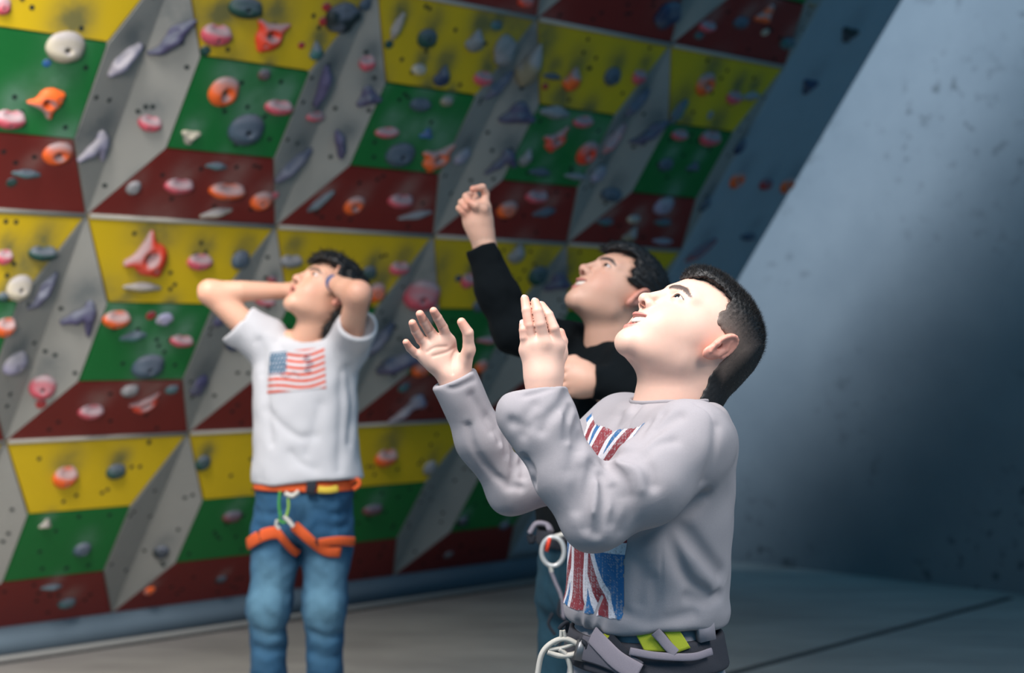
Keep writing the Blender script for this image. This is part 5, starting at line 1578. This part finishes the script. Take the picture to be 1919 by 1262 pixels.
    def tee(p):
        d = folds_apply(p, tee0(p), G) + .0022 * wob(p, 40, .8)
        e = rc(p, H.wor((0, 0, -.07)), P(579, 640, D - .012), .064, .060)
        e = np.minimum(e, rc(p, sR[1] + aR * .004, sR[1] + aR * .1, .054, .064)); e = np.minimum(e, rc(p, sL[1] + aL * .004, sL[1] + aL * .1, .048, .058))
        return smax(d, -e, .004)
    sv, sf = mesh_sdf(tee, (-.90, 4.44, .88), (-.38, 4.92, 1.48), .0052)
    shirt = add('t_shirt', sv, sf, mat_plain('white_cotton', (190, 188, 191), .9, 0, .03, 300, .3, 1000), r0)
    # flag print
    cs = [(507, 662), (608, 651), (611, 728), (501, 738)]
    vs, fs, S, T, m = patch_px(cs, 110, 84, tee, 4.3, .0012, .0006)
    red, wht, blu = np.array(lin(198, 80, 56)), np.array(lin(194, 190, 192)), np.array(lin(36, 84, 112))
    Tw = T + .045 * np.sin(S * 6.0 + .5) - .03 + .05 * np.sin(S * math.pi) * -1
    col = np.where((np.floor(Tw * 13).astype(int) % 2 == 0)[:, None], red, wht)
    can = (S < .31) & (T < .54)
    col[can] = blu
    for i in range(5):
        for j in range(5):
            cx_, cy_ = .035 + i * .062 + (.03 if j % 2 else 0), .05 + j * .108
            if cx_ < .30: col[can & (((S - cx_) / .017) ** 2 + ((T - cy_) / .026) ** 2 < 1)] = wht
    rs = np.random.default_rng(4)
    scr = (np.abs(S - .70 - .03 * np.sin(T * 21) - .05 * (T - .3)) < .062) & (T > .12) & (T < .60) & (np.sin(T * 95 + 8 * S + np.sin(S * 60)) > -.25)
    col[scr] = lin(88, 74, 88)
    scr2 = (np.abs(T - .60 - .05 * np.sin(S * 25)) < .035) & (S > .20) & (S < .55) & (np.sin(S * 140 + T * 30) > 0)
    col[scr2] = lin(104, 72, 76)
    tag(add('flag_print', vs, fs, mat_attr('shirt_print'), shirt, col=np.vstack([col, col])), 'red and white striped flag print with stars on blue')
    # jeans
    hz = smooth_loft([(572, 885, .095, .140), (571, 930, .100, .145), (567, 990, .104, .148), (566, 1022, .085, .138)], D)
    kn = [P(613, 1135, D), P(508, 1135, D)]
    hp = [P(613, 1015, D), P(520, 1015, D)]
    an = [P(609, 1300, D + .02), P(504, 1300, D + .02)]
    ft = [V3(an[0][0], D + .02, .06), V3(an[1][0], D + .02, .06)]
    def jeans0(p):
        d = loft(p, *hz, Fv, Lv)
        d = smax(smax(d, p[:, 2] - hz[0][-1], .012), hz[0][0] - p[:, 2], .03)
        lg = None
        for h, k, a, t in zip(hp, kn, an, ft):
            e = chain(p, [h, k + Fv * .025, a, t], [.078, .058, .053, .050], .04)
            lg = e if lg is None else smin(lg, e, .008)
        return smin(d, lg, .03)
    sj = lambda pts: [k for k in on_px(np.asarray(spline(np.array(pts, float), 7)), jeans0, 4.3) if np.isfinite(k).all() and k[1] < 5.2]
    GJ = []
    for pts, amp, wid in [([(590, 955), (620, 965), (660, 958)], .006, .010), ([(595, 985), (625, 990), (655, 985)], .006, .010), ([(480, 960), (510, 965), (530, 955)], .006, .010), ([(478, 985), (505, 992), (525, 985)], .006, .010), ([(555, 960), (556, 1000), (560, 1040)], .008, .012),
                          ([(475, 1180), (505, 1190), (540, 1180)], .008, .011), ([(478, 1215), (505, 1222), (536, 1215)], .008, .011), ([(582, 1185), (612, 1198), (640, 1190)], .008, .011), ([(582, 1225), (610, 1236), (638, 1228)], .008, .011), ([(500, 1090), (490, 1130), (500, 1160)], .006, .014), ([(600, 1085), (590, 1130), (600, 1165)], .006, .014)]:
        GJ.append((sj(pts), amp * 1.5, wid))
    def jeans(p):
        d = folds_apply(p, jeans0(p), GJ) + .0035 * wob(p, 38, .2) + .0018 * wob(p, 90, 1.2)
        return smax(d, .035 - p[:, 2], .01)
    c0 = P(570, 1000, D)
    pv, pf = mesh_sdf(jeans, (c0[0] - .25, c0[1] - .22, .02), (c0[0] + .25, c0[1] + .22, 1.02), .0075)
    n_ = normals(jeans0, pv, .006)
    wash = np.clip(np.exp(-((pv[:, 2] - .60) / .13) ** 2) * np.clip(-n_[:, 1], 0, 1) * 1.1 + .18 * wob(pv, 24, .6), 0, 1)
    jc = np.array(lin(28, 74, 106)) * (1 - wash[:, None]) + np.array(lin(84, 122, 142)) * wash[:, None]
    add('jeans', pv, pf, mat_attr('blue_denim', rough=.85, noise=.22, nscale=160, bump=.4, bscale=900), r0, col=jc)
    shoes(r0, [ft[0][:2], ft[1][:2]], Fv, (70, 72, 78))
    # orange harness
    org = mat_plain('orange_webbing', (214, 86, 32), .8, 0, .1, 300, .3, 1000)
    dk = mat_plain('dark_webbing', (44, 46, 52))
    hs = tuple(hz[:3]) + (hz[3] + .010, hz[4] + .010)
    def belt(p):
        b = loft(p, *hs, Fv, Lv); off = .035 * np.clip((p[:, 0] - c0[0] + .15) * -6, 0, 1)
        zt, zb_ = P(0, 897, D)[2], P(0, 917, D)[2]
        return smax(smax(smax(b, -(b + .008), .003), p[:, 2] - zt - off, .004), zb_ + off * .8 - p[:, 2], .004)
    v, f = mesh_sdf(belt, (c0[0] - .22, c0[1] - .2, .86), (c0[0] + .22, c0[1] + .2, 1.04), .006)
    har = tag(add('harness', v, f, org, r0), 'orange climbing harness belt')
    js = lambda p: jeans0(p)
    for pts, w_, m_ in [([(468, 1020), (485, 1008), (505, 1000), (520, 998)], .036, org), ([(515, 990), (532, 1010), (548, 1028), (556, 1035)], .026, org), ([(552, 985), (572, 1003), (590, 1018), (612, 1032), (636, 1034)], .032, org),
                        ([(597, 1016), (630, 1013), (660, 1015)], .028, org), ([(488, 995), (492, 1012)], .016, dk), ([(592, 1010), (598, 1026)], .016, dk)]:
        v, f = strap_px(pts, js, 4.2, w_, .008, .007, 24); add('leg_loop', v, f, m_, har)
    bs = lambda p: loft(p, *hs, Fv, Lv)
    v, f = strap_px([(596, 918), (615, 919), (632, 916)], bs, 4.2, .020, .006, .006, 14); add('strap', v, f, mat_plain('yellow_webbing', (206, 176, 58), .8), har)
    v, f = strap_px([(575, 914), (592, 916)], bs, 4.2, .040, .010, .008, 8); add('buckle', v, f, dk, har)
    wl = mat_plain('offwhite_webbing', (196, 190, 180))
    for pts, rr, m_ in [([(534, 925), (548, 930), (560, 922)], .014, wl), ([(520, 975), (518, 985), (524, 992)], .010, wl), ([(532, 968), (542, 978), (550, 988)], .013, wl),
                        ([(525, 922), (523, 945), (526, 970)], .0085, mat_plain('green_webbing', (70, 150, 60), .8)), ([(540, 934), (541, 950), (537, 968)], .0075, mat_plain('lime_webbing', (150, 190, 60), .8)), ([(522, 972), (530, 980), (540, 976)], .008, mat_plain('green_webbing', (70, 150, 60)))]:
        v, f = tube(spline([P(a, b, D - .155) for a, b in pts], 20), rr, 10, flat=.5); add('belay_loop', *quads(v, f), m_, har)
    v, f = tube(spline([P(655, 905, D - .06), P(668, 898, D - .06), P(674, 908, D - .06), P(662, 918, D - .06)], 18), .006, 8); add('gear_loop', *quads(v, f), org, har)
    return r0
build_left()
